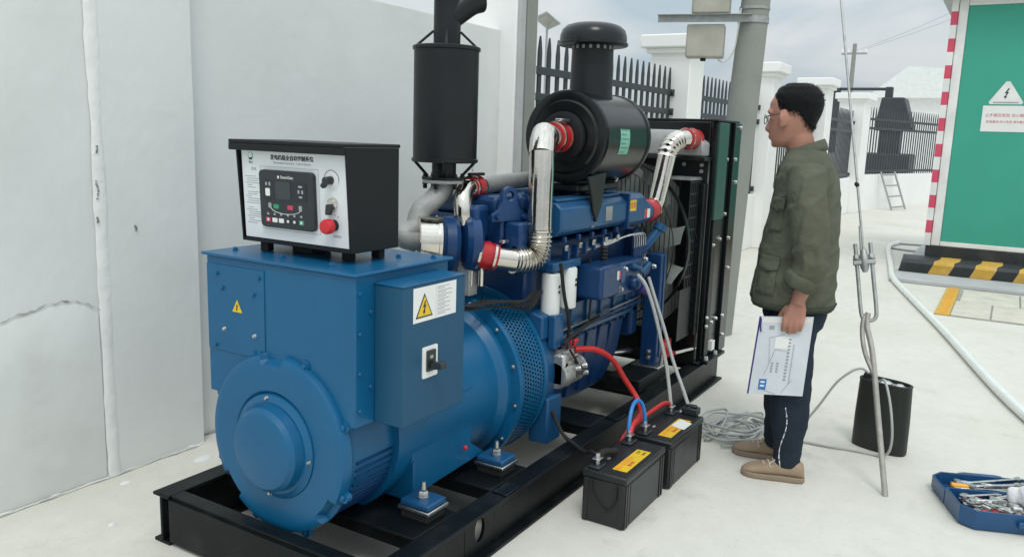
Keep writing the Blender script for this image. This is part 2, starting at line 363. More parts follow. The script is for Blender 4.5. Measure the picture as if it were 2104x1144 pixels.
# ---- fence line
def pillar(x0, x1, y0, y1, h, label):
    t = thing('fence_pillar', ((x0+x1)/2, (y0+y1)/2, 0), label, 'pillar', 'white fence pillars')
    MB().box(x0, x1, y0, y1, 0, h).build('shaft', 'wallwhite', t, .01)
    MB().box(x0-.09, x1+.09, y0-.09, y1+.09, h, h+.13).build('cap', 'wallwhite', t, .015)
    MB().box(x0-.04, x1+.04, y0-.04, y1+.04, h-.05, h).build('neck_moulding', 'wallwhite', t, .006)
    return t
pillar(8.03, 8.45, 2.86, 3.28, 2.33, 'white capped fence pillar behind the meter boxes on the pole')
pillar(11.30, 11.74, 2.86, 3.28, 2.35, 'white capped fence pillar just right of the concrete pole')
pillar(14.95, 15.45, 2.86, 3.28, 2.42, 'white capped fence pillar behind the man\'s head')
pillar(18.85, 19.75, 2.84, 3.35, 2.40, 'white capped corner pillar beside the ladder')
def lowwall(x0, x1, h, label):
    tag(MB().box(x0, x1, 2.98, 3.18, 0, h).build('low_wall', 'wallwhite', None, .012), label, 'wall', 'white low walls under the fences')
lowwall(5.16, 8.03, .74, 'white low wall under the fence behind the generator')
lowwall(8.45, 11.30, .74, 'white low wall under the fence behind the radiator')
lowwall(11.74, 14.95, .76, 'white low wall under the fence right of the concrete pole')
lowwall(15.45, 18.85, .76, 'white low wall between the man and the corner pillar')
pk = MB()
PKP = [(-.024, 0), (.024, 0), (.024, 1.30), (.012, 1.375), (0, 1.42), (-.012, 1.375), (-.024, 1.30)]
pk.prism(PKP, Matrix.Rotation(R(90), 4, 'X'), .014)
pk_me = None
def fence(p0, p1, z0, h, label, pitch=.135, rails=(.07, .98, 1.17)):
    global pk_me
    p0 = Vector(p0); p1 = Vector(p1); d = p1-p0; L = d.length; d.normalize(); ang = math.atan2(d.y, d.x)
    t = thing('steel_fence', (p0.x, p0.y, z0), label, 'fence', 'dark spiked steel fences'); LOCAL.append(t); t.rotation_euler.z = ang
    n = int(L/pitch); s = (L-.05)/n
    for i in range(n+1):
        if pk_me is None:
            o = pk.build('picket', 'fence', t); pk_me = o.data
        else:
            o = bpy.data.objects.new('picket', pk_me); col.objects.link(o); o.parent = t
        o.location = (.025+i*s, 0, 0); o.scale = (1, 1, h/1.42)
    for z in rails:
        MB().box(-.02, L+.02, -.03, -.0145, z*h/1.42-.028, z*h/1.42+.028).build('rail', 'fence', t, .004)
        for x in (0, L):
            MB().cyl((x, -.055, z*h/1.42), (x, -.0145, z*h/1.42), .034, n=14).build('rail_boss', 'fence', t)
    return t
fence((5.19, 3.06), (8.02, 3.06), .74, 1.40, 'dark spiked fence panel seen behind the air cleaner cap')
fence((8.47, 3.06), (11.28, 3.06), .74, 1.40, 'dark spiked fence panel between the white pillar and concrete pole')
fence((11.76, 3.06), (14.93, 3.06), .76, 1.40, 'dark fence panel just right of the pole, left of the man\'s face')
fence((15.47, 3.06), (18.83, 3.06), .76, 1.40, 'dark fence panel behind the man\'s back, edge-on')
# far angled wall with fence
A = Vector((19.75, 2.92, 0)); Bv = Vector((26.5, 1.18, 0)); dv = (Bv-A).normalized(); nv = Vector((-dv.y, dv.x, 0))
fw = MB(); q = [A, Bv, Bv+nv*.2, A+nv*.2]
fw.ring([[tuple(v) for v in q], [(v.x, v.y, .80) for v in q]])
tag(fw.build('low_wall', 'wallwhite'), 'far white low wall behind the leaning ladder', 'wall', 'white low walls under the fences')
fence(tuple(A+dv*.05+nv*.08), tuple(Bv+nv*.08), .80, 1.5, 'far spiked fence behind the ladder, left of the green cabinet', .15)

# ladder leaning on the far wall
ld = thing('ladder', (21.2, 2.35, 0), 'thin grey ladder leaning against the far white wall', 'ladder')
l0 = A+dv*.95-nv*.40; l1 = A+dv*1.75-nv*.40; top = nv*.34+Vector((0, 0, .86))
for p in (l0, l1): MB().tube([p, p+top], .022, 8).build('stile', 'zinc', ld)
for t_ in (.08, .36, .64, .92): MB().tube([l0+top*t_, l1+top*t_], .017, 8).build('rung', 'zinc', ld)

# digger parked beyond the fence
dg_ = thing('digger', (26.5, 3.6, 0), 'dark excavator arm and cab showing above the far fence', 'excavator')
MB().add([(26.2, 2.62, 1.9), (26.2, 3.66, 1.9), (26.2, 3.52, 2.84), (26.2, 2.92, 2.84), (27.2, 2.62, 1.9), (27.2, 3.66, 1.9), (27.2, 3.52, 2.84), (27.2, 2.92, 2.84)],
         [(0, 1, 2, 3), (4, 7, 6, 5), (0, 4, 5, 1), (1, 5, 6, 2), (2, 6, 7, 3), (3, 7, 4, 0)]).build('cab', 'digger', dg_, .03)
MB().box(26.0, 27.6, 2.6, 4.6, .6, 1.25).build('engine_house', 'digger', dg_, .05)
MB().box(26.3, 27.1, 2.95, 3.5, 1.2, 1.95).build('cab_base', 'digger', dg_, .03)
MB().box(25.8, 27.8, 2.4, 4.8, 0, .6).build('track', 'digger', dg_, .1)
MB().box(26.35, 26.5, 3.3, 4.84, 3.04, 3.12).build('boom', 'digger', dg_, .01)
MB().box(26.3, 26.5, 4.70, 4.88, 1.2, 3.13).build('stick', 'digger', dg_, .02)
MB().box(26.28, 26.52, 3.26, 3.46, 2.80, 3.14).build('boom_pivot', 'digger', dg_, .03)

# far buildings, far pole with wires
fb = thing('far_building', (62, 7, 0), 'pale building with sloping roof far behind the fence', 'building')
MB().box(60, 72, 2.0, 10.2, 0, 4.6).build('wall', 'far', fb)
MB().add([(59.5, 1.6, 4.6), (59.5, 9.0, 4.6), (59.5, 6.6, 6.6), (59.5, 1.6, 6.2), (72.5, 1.6, 4.6), (72.5, 9.0, 4.6), (72.5, 6.6, 6.6), (72.5, 1.6, 6.2)],
         [(0, 1, 2, 3), (4, 7, 6, 5), (0, 4, 5, 1), (1, 5, 6, 2), (2, 6, 7, 3), (3, 7, 4, 0)]).build('roof', 'farroof', fb)
for yy in (2.6, 3.6): MB().box(59.9, 60.0, yy, yy+.6, 4.75, 5.7).build('window', 'zinc', fb)
fp = thing('far_pole', (45, 7.6, 0), 'thin far utility pole with a crossarm against the sky', 'utility pole')
MB().cyl((45, 7.55, 0), (45, 7.55, 6.45), .15, .10, 10).build('shaft', 'pole', fp)
MB().box(44.95, 45.05, 6.95, 8.15, 5.93, 6.02).build('crossarm', 'zinc', fp)
for yy in (7.0, 7.3, 7.8, 8.1): MB().cyl((45, yy, 6.02), (45, yy, 6.2), .045, n=8).build('insulator', 'far', fp)
for k, (y0, y1, lb) in enumerate(((7.0, -9.2, 'upper thin power line crossing the sky towards the cabinet'), (8.1, -7.2, 'lower thin power line crossing the sky towards the cabinet'))):
    p = [Vector((45-14*t, y0+(y1-y0)*t, 6.2+7.4*t-1.4*math.sin(math.pi*t)+k*-.3)) for t in [i/20 for i in range(21)]]
    tag(MB().tube(p, .008, 5).build('power_line', 'zinc'), lb, 'cable')

# solar street lamp beyond the wall
sl = thing('solar_lamp', (12.70, 7.12, 0), 'diamond shaped solar panel lamp on a thin post above the fence', 'street lamp')
MB().cyl((12.70, 7.12, 0), (12.70, 7.12, 3.30), .020, n=8).build('post', 'zinc', sl)
Tp = Matrix.Translation((12.70, 7.12, 3.36)) @ Euler((R(14), R(30), R(24))).to_matrix().to_4x4() @ Matrix.Rotation(R(45), 4, 'Z')
MB().box(-.17, .17, -.17, .17, -.012, .012, Tp).build('panel', 'zinc', sl, .004)
MB().box(-.14, .14, -.14, .14, -.016, -.0125, Tp).build('panel_back', 'castgrey', sl)

# bushes behind the first fence
def bush(c, r, n, label):
    t = thing('bush', (c[0], c[1], 0), label, 'bush', 'bushes behind the fence')
    b = MB(); rnd = random.Random(int(c[0]*100))
    for i in range(n):
        d = Vector((rnd.gauss(0, 1), rnd.gauss(0, 1), rnd.gauss(0, 1))).normalized()*rnd.random()**.4
        p = Vector((c[0]+d.x*r, c[1]+d.y*r*.7, c[2]+d.z*c[2]*.98)); a = Vector((rnd.uniform(-1, 1), rnd.uniform(-1, 1), rnd.uniform(-1, 1))).normalized()
        w = a.orthogonal().normalized(); s = rnd.uniform(.03, .06)
        b.add([p-a*s, p+w*s*.45, p+a*s, p-w*s*.45], [(0, 1, 2, 3)])
    b.build('crown', 'leaf', t, smooth=False)
    for k in range(4):
        MB().tube([(c[0], c[1], 0), (c[0]+rnd.uniform(-.3, .3)*r, c[1]+rnd.uniform(-.2, .2), c[2])], lambda q: .025*(1-q*.6), 6).build('stem', 'bark', t)
bush((5.9, 3.75, .98), .7, 5200, 'leafy dark green bush behind the fence left of the air cleaner')
bush((7.3, 3.8, .90), .8, 5200, 'leafy dark green bush behind the fence right of the air cleaner')

# ---- concrete utility pole with meter boxes
PX, PY = 6.12, 1.732
up = thing('concrete_pole', (PX, PY, 0), 'round grey concrete utility pole behind the radiator', 'utility pole')
PB, PT = Vector((5.995, 1.80, -.05)), Vector((6.13, 1.728, 2.43)); pax = (PT-PB).normalized()
MB().lathe(PB, pax, [(0, .126), (2.5, .101), (9.5, .07)], 40).build('shaft', 'pole', up)
MB().lathe((PX, PY, 2.27), (0, 0, 1), [(0, .109), (.045, .109)], 32).build('clamp_band', 'zinc', up)
MB().lathe((PX+.004, PY-.002, 2.365), (0, 0, 1), [(0, .1075), (.02, .1075)], 32).build('clamp_band', 'zinc', up)
bd = Vector((-.25, .97, 0)).normalized()
TB = FR((PX-.115, PY, 2.27), bd, (0, 0, 1))
MB().box(-.02, .64, 0, .05, -.004, .004, TB).box(-.02, .64, .046, .05, -.05, -.004, TB).build('bracket_arm', 'zinc', up)
for xx in (.60, .50): MB().cyl(TB @ Vector((xx, .022, .005)), TB @ Vector((xx, .022, .009)), .009, n=10).build('bracket_hole', 'far', up)
for xx, y0, y1, nm in ((.295, -.245, -.012, 'meter_box'), (.27, .062, .44, 'meter_box')):
    mb_ = MB().box(xx-.135, xx+.135, y0, y1, .006, .14, TB).build(nm, 'meter', up, .012)
    MB().box(xx-.11, xx+.11, y0+.02, y1-.02, .141, .150, TB).build('box_door', 'meter', mb_, .006)
    MB().box(xx-.008, xx+.004, y0+.05, y1-.03, .1505, .156, TB).build('seam_bar', 'castgrey', mb_, .002)
    MB().cyl(TB @ Vector((xx+.01, y0+.0, .08)), TB @ Vector((xx+.01, y0-.02, .08)), .02, n=12).build('cable_gland', 'rubber', mb_)
tag(MB().tube(crom([TB @ Vector(p) for p in ((.20, -.255, .08), (.15, -.27, .08), (.09, -.19, .07), (.07, -.05, .06), (.06, .10, .05))]), .006, 6).build('meter_wire', 'pvc'), 'white wire looping from the meter box to the pole', 'wire')

# ---- guy wire assembly
G0 = Vector((3.57, .30, 0)); G1 = Vector((4.26, .798, 2.11)); gd = (G1-G0).normalized()
gw = thing('guy_wire', G0, 'steel guy wire with threaded bow clamp and anchor rod in the ground', 'guy wire')
def gp(z): return G0+gd*(z/gd.z)
gs = gd.cross(Vector((1, .2, 0))).normalized()
if gs.y < 0: gs = -gs
rod_top = gp(.70)
MB().tube(crom([G0-gd*.05, gp(.3), gp(.55), gp(.66)+gs*.012, gp(.715)+gs*.004]), .0125, 10).build('anchor_rod', 'rope', gw)
MB().tube(crom([gp(.45)-gs*.004, gp(.55)+gs*.028, gp(.63)+gs*.034, gp(.69)+gs*.024, gp(.715)+gs*.003]), .010, 10).build('rod_eye', 'rope', gw)
ub = crom([gp(1.005)+gs*.031, gp(.85)+gs*.031, gp(.725)+gs*.031, gp(.692)+gs*.022, gp(.684), gp(.692)-gs*.022, gp(.725)-gs*.031, gp(.85)-gs*.031, gp(1.005)-gs*.031], 6)
MB().tube(ub, .0088, 10).build('bow_shackle', 'zinc', gw)
TS = FR(gp(.925), gs, gd)
MB().box(-.046, .046, -.011, .011, -.014, .014, TS).build('cross_plate', 'zinc', gw, .004)
MB().lathe(gp(.885), gd, [(0, .010), (.02, .018), (.065, .020), (.10, .012)], 16).build('wire_socket', 'zinc', gw)
for sg in (1, -1):
    hexbolt('nut', gp(.938)+gs*.031*sg, gd, .013, .018, 'zinc', gw)
MB().tube([gp(.95), gp(3.2)], .0055, 8).build('strand', 'zinc', gw)
MB().tube([gp(.95)+gs*.010, gp(1.08)+gs*.006], .005, 8).build('strand_tail', 'zinc', gw)
MB().sphere(gp(1.255), .008, sc=(1, 1, 1.6)).build('strand_clip', 'rubber', gw)
MB().sphere(gp(1.262)+gs*.005, .008, sc=(1, 1, 1.3)).build('strand_clip', 'rubber', gw)

# ---- green electrical cabinet on its striped plinth
CX = 10.6
cb_ = thing('electrical_cabinet', (CX, -.6, 0), 'green electrical cabinet with white frame on a striped plinth', 'cabinet')
CY1 = .80; CY0 = -2.2
MB().box(CX+.02, CX+2.4, CY0, CY1-.03, .33, 3.25).build('body', 'far', cb_, .01)
MB().box(CX-.012, CX+.0185, CY0, .635, .385, 2.985).build('door', 'green', cb_, .004)
for nm, bx in (('frame_stile', (CX-.03, CX+.018, .637, CY1-.07, .33, 3.06)), ('frame_rail', (CX-.03, CX+.018, CY0, .635, .33, .383)), ('frame_rail', (CX-.03, CX+.018, CY0, .635, 2.987, 3.06))):
    MB().box(*bx).build(nm, 'whiteband', cb_, .006)
MB().box(CX-.035, CX+2.4, CY0, CY1-.02, .165, .328).build('plinth', 'kerbblack', cb_, .008)
MB().box(CX-.25, CX+2.6, CY0, CY1+.12, 3.08, 3.2).build('canopy', 'zinc', cb_, .01)
nb = 19; hh = (3.07-.33)/nb
for i in range(nb):
    z = .33+i*hh
    MB().box(CX-.05, CX+.03, CY1-.065, CY1, z, z+hh-.001).build('band', 'pinkband' if i % 2 else 'whiteband', cb_)
# warning plates
TT = FR((CX-.0125, .17, 1.93), (0, -1, 0), (0, 0, 1))
tri = [(-.155, 0), (.155, 0), (.135, .03), (.02, .235), (-.02, .235), (-.135, .03)]
tri = [(-.15, .0), (.15, .0), (.165, .02), (.018, .245), (-.018, .245), (-.165, .02)]
ws = MB().prism(tri, TT, .004).build('warning_triangle', 'whiteband', cb_, .001)
bolt2d = [(.012, .175), (-.022, .118), (-.002, .118), (-.016, .085), (-.026, .09), (-.012, .058), (.006, .083), (-.004, .085), (.02, .130), (.002, .130), (.022, .165)]
MB().prism(bolt2d, TT @ Matrix.Translation((0, 0, .0045)), .001).build('lightning_mark', 'ink', ws)
MB().box(-.12, .12, .012, .026, .0045, .0055, TT).build('base_line', 'greyink', ws)
TP = FR((CX-.0125, .145, 1.775), (0, -1, 0), (0, 0, 1))
wp = MB().box(-.235, .235, -.14, .14, 0, .004, TP).build('notice_plate', 'paper', cb_, .001)
text('notice_text', '止步高压危险 当心触电', .040, TP @ Matrix.Translation((0, .035, .0045)), 'redink', wp)
text('notice_text', '配电重地 闲人免进 请勿靠近', .030, TP @ Matrix.Translation((0, -.035, .0045)), 'redink', wp)

# striped kerb with sloped face, slab below
kb = thing('striped_kerb', (9.9, -.3, 0), 'black and yellow striped kerb in front of the green cabinet', 'kerb')
sec = [(10.20, .045), (10.19, .150), (10.215, .188), (10.29, .203), (10.56, .203), (10.56, .045)]
ye = 1.0; edges = [ye, .70]; y = .70
while y > -2.2: y -= .205; edges.append(y)
for i in range(len(edges)-1):
    ya, yb_ = edges[i], edges[i+1]; skew = lambda k: (-.05 if k in (1, 2) else (-.10 if k in (3, 4) else 0))
    ra = [(x, ya+(skew(k) if i else (-.02*k if k < 4 else 0)), z) for k, (x, z) in enumerate(sec)]; rb = [(x, yb_+skew(k), z) for k, (x, z) in enumerate(sec)]
    MB().ring([ra, rb]).build('kerb_stripe', 'kerbyellow' if i % 2 else 'kerbblack', kb, .004)
tag(MB().box(9.62, 13.2, -3, 1.03, .0, .044).build('concrete_slab', 'slabgrey', None, .01), 'thin grey concrete slab under the striped kerb', 'slab')
# trench cover with yellow frame
tr = thing('trench_cover', (8.5, 0, 0), 'pale concrete trench covers in a yellow steel frame in the ground', 'trench cover')
MB().box(7.95, 9.55, .335, .455, .001, .016).build('frame_bar', 'kerbyellow', tr, .004)
MB().box(8.0, 9.5, .372, .415, .0165, .019).build('frame_groove', 'amber', tr)
MB().box(7.945, 9.55, -2, .333, .0005, .004).build('trench_edge', 'crackstain', tr)
for x0, x1, segs in ((7.97, 8.72, (.33, .02, -.75, -1.6)), (8.75, 9.50, (.30, -.2, -.9, -1.7))):
    for k in range(3):
        MB().box(x0, x1, segs[k+1]+.012, segs[k], .002, .014+.004*random.random()).build('cover_plate', 'trench', tr, .006)

# white pvc pipe along the ground
pp = crom([(3.9, -.75, .03), (5.06, -.215, .03), (7.2, .34, .03), (9.0, .82, .03), (9.74, 1.0, .03), (10.6, 1.12, .03), (12.7, 1.40, .03), (13.4, 1.36, .03)], 8)
tag(MB().tube(pp, .031, 16).build('white_pipe', 'pvc'), 'long white plastic pipe lying across the ground to the right', 'pipe')
for k, yo in enumerate((0, .22)):
    tag(MB().tube(crom([(12.75+yo*3, 1.42, .014), (12.6+yo*4, 1.0, .014), (12.7+yo*4, .4, .014)]), .014, 8).build('thin_conduit', 'zinc'), 'thin grey conduit on the ground behind the kerb, %s one' % ('nearer' if k == 0 else 'farther'), 'conduit')

# ================================================================== DIESEL GENERATOR SET
GS = thing('diesel_generator', (1.7, 1.89, 0), 'blue diesel generator set on a black steel skid beside the wall', 'generator')
YC, ZC = 1.895, .44
# ---------------- skid frame (I-section rails and cross members)
def ibeam_x(x0, x1, yc, w, name):
    b = MB(); b.box(x0, x1, yc-w/2, yc+w/2, .168, .18); b.box(x0, x1, yc-w/2, yc+w/2, 0, .012); b.box(x0, x1, yc-.006, yc+.006, .0121, .1679)
    return b
def rail_with_hole(x0, x1, yc, w, hx, hz, rx, rz):
    b = MB(); b.box(x0, x1, yc-w/2, yc+w/2, .168, .18); b.box(x0, x1, yc-w/2, yc+w/2, 0, .012)
    # web with an oval lifting hole: ring of quads between the hole and its bounding panel
    X0, X1, Z0, Z1 = hx-.09, hx+.09, .0121, .1679
    b.box(x0, X0, yc-.006, yc+.006, Z0, Z1); b.box(X1, x1, yc-.006, yc+.006, Z0, Z1)
    n = 32; inn = []; outr = []
    for j in range(n):
        a = 2*math.pi*(j+.5)/n; c, s = math.cos(a), math.sin(a); inn.append((hx+rx*c, hz+rz*s))
        k = min((X1-hx)/max(abs(c), 1e-6), ((Z1-hz) if s > 0 else (hz-Z0))/max(abs(s), 1e-6)); outr.append((hx+c*k, hz+s*k))
    for side in (-.006, .006):
        vs = [(p[0], yc+side, p[1]) for p in inn]+[(p[0], yc+side, p[1]) for p in outr]
        b.add(vs, [(j, (j+1) % n, n+(j+1) % n, n+j) for j in range(n)])
    b.add([(p[0], yc-.006, p[1]) for p in inn]+[(p[0], yc+.006, p[1]) for p in inn], [(j, (j+1) % n, n+(j+1) % n, n+j) for j in range(n)])
    return b
bf = rail_with_hole(1.64, 4.82, 1.42, .082, 2.19, .10, .030, .045).build('base_frame', 'frame', GS, .003)
rail_with_hole(1.64, 4.82, 2.365, .082, 2.19, .10, .030, .045).build('side_rail', 'frame', bf, .003)
b = MB(); b.box(1.652, 1.664, 1.4615, 2.3235, .014, .1675); b.box(1.652, 1.705, 1.4615, 2.3235, .1681, .1799); b.box(1.652, 1.705, 1.4615, 2.3235, .014, .026); b.box(1.664, 1.72, 1.4275, 1.4605, .05, .16); b.build('end_member', 'frame', bf, .003)
MB().add([(1.641, 1.46, .0135), (1.641, 1.46, .1675), (1.641, 2.325, .1675), (1.641, 2.325, .0135), (1.651, 1.46, .0135), (1.651, 1.46, .1675), (1.651, 2.325, .1675), (1.651, 2.325, .0135)],
         [(0, 1, 2, 3), (4, 7, 6, 5), (0, 4, 5, 1), (1, 5, 6, 2), (2, 6, 7, 3), (3, 7, 4, 0)]).build('end_plate', 'frame', bf, .002)
for x0, x1 in ((1.885, 2.118), (2.327, 2.578), (3.12, 3.30), (3.78, 3.98), (4.46, 4.80)):
    b = MB(); b.box(x0, x1, 1.4615, 2.3235, .1705, .1802); b.box(x0+.01, x0+.018, 1.4615, 2.3235, .125, .17); b.box(x1-.018, x1-.01, 1.4615, 2.3235, .125, .17)
    b.build('cross_member', 'frame', bf, .003)
for k, (x, y) in enumerate(((2.35, 1.415), (3.3, 1.42))): MB().box(x-.04, x+.06, y-.03, y+.03, .1805, .186).build('gusset_plate', 'gloss', bf, .002)
MB().box(3.68, 4.06, 1.4625, 1.64, .1805, .25).build('engine_mount_block', 'frame', bf, .006)

# ---------------- alternator
al = MB(); al.lathe((1.775, YC, ZC), (1, 0, 0), [(0, .262), (.02, .275), (.20, .275), (.2005, .300), (.80, .300), (.83, .325), (.86, .33), (.875, .33)], 64)
al = al.build('alternator', 'blue', GS, ang=30)
# skirt down to the feet
b = MB()
for sg in (-1, 1):
    yo = YC+sg*.292
    b.add([(2.055, yo, .52), (2.405, yo, .52), (2.405, yo, .30), (2.50, yo, .235), (2.055, yo, .215)] + [(2.055, yo+.012, .52), (2.405, yo+.012, .52), (2.405, yo+.012, .30), (2.50, yo+.012, .235), (2.055, yo+.012, .215)],
          [(0, 1, 2, 3, 4), (9, 8, 7, 6, 5), (0, 5, 6, 1), (1, 6, 7, 2), (2, 7, 8, 3), (3, 8, 9, 4), (4, 9, 5, 0)])
b.box(2.052, 2.068, YC-.30, YC+.30, .2, .34)
b.build('foot_skirt', 'blue', al, .003)
for x in (2.035, 2.485):
    for sg in (-1, 1):
        y = YC+sg*.355
        MB().box(x-.050, x+.050, y-.058, y+.058, .222, .242).build('mounting_foot', 'navy_light', al, .006)
        MB().box(x-.056, x+.056, y-.064, y+.064, .208, .2215).build('mount_pad', 'steel', al, .003)
        MB().box(x-.05, x+.05, y-.055, y+.055, .1803, .2078).build('rubber_mount', 'rubber', al, .003)
        hexbolt('mount_bolt', (x, y, .2425), (0, 0, 1), .017, .02, 'steel', al)
        MB().cyl((x, y, .270), (x, y, .296), .010, .008, 12).build('mount_stud', 'steel', al)
# stator slot lines seen low at the side
for k in range(12):
    a = R(-62+k*5.2); yy = YC-.277*math.cos(a); zz = ZC+.277*math.sin(a)
    MB().tube([(1.80, yy, zz), (1.97, yy, zz)], .0045, 6).build('louvre_rib', 'navy', al)
# end cover with rolled rim, notches and bearing cap
ecb = MB(); nE = 180; rings = []
for t, r in [(0, .283), (.012, .292), (.035, .292), (.047, .286), (.052, .272), (.0521, .2585), (.0522, .175), (.042, .165), (.042, .02)]:
    rg_ = []
    for j in range(nE):
        a = 360*j/nE; tt, rr = t, r
        if any(abs((a-c+180) % 360-180) < 9.5 for c in (92, -38, 222)) and r > .26 and t > .02: tt = .022
        rg_.append((1.775-tt, YC-rr*math.cos(R(a)), ZC+rr*math.sin(R(a))))
    rings.append(rg_)
ec = ecb.ring(rings).build('end_cover', 'blue', al, ang=28)
MB().lathe((1.733, YC, ZC-.005), (-1, 0, 0), [(0, .172), (.012, .168), (.018, .155), (.022, .150)], 64).build('cap_flange', 'blue', ec, ang=28)
MB().lathe((1.712, YC, ZC-.005), (-1, 0, 0), [(0, .142), (.03, .135), (.043, .122), (.048, .105), (.048, .01)], 64).build('bearing_cap', 'blue', ec, ang=28)
for k in range(8):
    a = R(22+45*k); hexbolt('bolt', (1.752, YC-.293*math.cos(a), ZC+.293*math.sin(a)), (-1, 0, 0), .010, .014, 'blue', ec)
    MB().cyl((1.765, YC-.296*math.cos(a), ZC+.296*math.sin(a)), (1.745, YC-.296*math.cos(a), ZC+.296*math.sin(a)), .017, n=14).build('bolt_lug', 'blue', ec)
for a in (-5, 98, 265): hexbolt('bolt', (1.718, YC-.158*math.cos(R(a)), ZC-.005+.158*math.sin(R(a))), (-1, 0, 0), .006, .008, 'steel', ec)
MB().sphere((2.33, YC-.318, .31), .009).build('drain_plug', 'red', al)
# perforated air outlet guard
pg = MB(); n, m_ = 132, 9; x0, x1, rg = 2.655, 2.835, .358
for i in range(m_):
    for j in range(n):
        xa, xb = x0+(x1-x0)*i/m_, x0+(x1-x0)*(i+1)/m_; off = .5 if i % 2 else 0
        a0, a1 = 2*math.pi*(j+off)/n, 2*math.pi*(j+1+off)/n; xm, am = (xa+xb)/2, (a0+a1)/2
        P = lambda x, a, r=rg: (x, YC+r*math.cos(a), ZC+r*math.sin(a))
        q = [P(xa, a0), P(xa, a1), P(xb, a1), P(xb, a0)]; hx, ha = (xb-xa)*.30, (a1-a0)*.30
        h = [P(xm-hx, am-ha), P(xm-hx, am+ha), P(xm+hx, am+ha), P(xm+hx, am-ha)]
        pg.add(q+h, [(0, 1, 5, 4), (1, 2, 6, 5), (2, 3, 7, 6), (3, 0, 4, 7)])
pgo = pg.build('perforated_guard', 'blue', al, smooth=False)
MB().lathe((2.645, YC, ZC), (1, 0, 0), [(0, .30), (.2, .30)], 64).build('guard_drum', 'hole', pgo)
MB().lathe((2.625, YC, ZC), (1, 0, 0), [(0, .33), (.004, .366), (.030, .366), (.034, .350)], 72).build('guard_flange', 'blue', pgo, ang=30)
MB().lathe((2.832, YC, ZC), (1, 0, 0), [(0, .352), (.004, .364), (.022, .364), (.026, .35)], 72).build('guard_flange', 'blue', pgo, ang=30)
for k in range(14):
    a = 2*math.pi*(k+.3)/14; hexbolt('bolt', (2.624, YC+.35*math.cos(a), ZC+.35*math.sin(a)), (-1, 0, 0), .007, .008, 'steel', pgo)

# ---------------- terminal box on top of the alternator
tb = MB().box(1.75, 2.205, 1.58, 2.225, .552, 1.0105).build('terminal_box', 'blue', GS, .004)
MB().box(1.738, 2.218, 1.567, 2.238, 1.011, 1.021).build('box_lid', 'blue', tb, .003)
MB().box(1.7465, 1.7495, 1.955, 2.222, .70, .985).build('access_panel', 'blue', tb, .002)
for y, z, m in ((2.17, .955, 'blue'), (2.185, .715, 'blue'), (1.975, .96, 'blue'), (1.975, .72, 'blue')): hexbolt('bolt', (1.7464, y, z), (-1, 0, 0), .006, .007, m, tb)
for y, z, m in ((2.145, .91, 'blue'), (2.0, .905, 'blue'), (2.14, .775, 'steel'), (1.998, .772, 'steel')): hexbolt('rivet', (1.7464, y, z), (-1, 0, 0), .006, .007, m, tb)
def warn_triangle(T, s, parent, rim=True):
    o = MB().prism([(-s*.5, -s*.43), (s*.5, -s*.43), (0, s*.45)], T, .0006).build('warning_sign', 'ink' if rim else 'yellow', parent, smooth=False)
    if rim: MB().prism([(-s*.41, -s*.375), (s*.41, -s*.375), (0, s*.345)], T @ Matrix.Translation((0, 0, .0008)), .0004).build('sign_face', 'yellow', o, smooth=False)
    pts = [(.02, .17), (-.10, -.06), (-.005, -.04), (-.06, -.20), (-.10, -.17), (-.045, -.33), (.05, -.19), (.0, -.19), (.09, .03), (.0, .01), (.075, .17)]
    MB().prism([(x*s, y*s) for x, y in pts], T @ Matrix.Translation((0, 0, .0016)), .0004).build('lightning_mark', 'ink', o, smooth=False)
    return o
warn_triangle(FR((1.7459, 2.078, .858), (0, -1, 0), (0, 0, 1)), .046, tb, False)
for z in (.96, .84, .72, .605): hexbolt('bolt', (1.765, 1.5795, z), (0, -1, 0), .006, .007, 'blue', tb)
for z in (.90, .67): hexbolt('bolt', (1.812, 1.5795, z), (0, -1, 0), .006, .007, 'blue', tb)
for x, y in ((1.83, 2.18), (2.14, 2.18), (2.15, 1.60), (2.08, 1.69), (1.80, 1.72), (1.82, 1.95)): hexbolt('bolt', (x, y, 1.0212), (0, 0, 1), .008, .009, 'blue', tb)
# ---------------- breaker box on the right side
bb = MB().box(1.833, 2.148, 1.469, 1.5795, .553, .981).build('breaker_box', 'bluegrey', GS, .0035)
MB().box(1.8295, 2.1515, 1.4665, 1.579, .9812, .9845).build('breaker_lid', 'blue', bb, .001)
TSK = FR((1.987, 1.4688, .919), (1, 0, 0), (0, 0, 1))
sk = MB().box(-.109, .109, -.053, .053, 0, .0006, TSK).build('warning_sticker', 'paper', bb)
warn_triangle(TSK @ Matrix.Translation((-.056, -.004, .0008)), .084, sk)
MB().box(.002, .0028, -.05, .05, .0007, .0009, TSK).build('print_rule', 'greyink', sk)
for k in range(7):
    w = (.062, .075, .075, .060, .068, .062, .070)[k]
    for q in range(2):
        MB().box(.010, .010+w*(1 if q == 0 else .6), .0445-k*.0133-q*.0058-.0022, .0445-k*.0133-q*.0058, .0007, .0009, TSK).build('print_line', 'greyink', sk)
TSW = FR((1.961, 1.4688, .735), (1, 0, 0), (0, 0, 1))
sw = MB().prism(rrect(.074, .098, .004), TSW, .004).build('breaker_plate', 'paper', bb)
MB().prism(rrect(.042, .066, .003), TSW @ Matrix.Translation((0, .004, .0041)), .006).build('breaker_well', 'plastic', sw)
MB().box(-.014, .014, -.026, -.004, .010, .055, TSW @ Matrix.Rotation(R(-12), 4, 'X')).build('breaker_toggle', 'plastic', sw, .004)
MB().box(-.012, .004, .012, .022, .0102, .0125, TSW).build('toggle_mark', 'steel', sw)

# ---------------- control panel
y0, y1 = 1.683, 2.16
cp = MB()
prof = [(1.845, 1.056), (2.07, 1.056), (2.07, 1.374), (1.822, 1.374)]
rec = .018
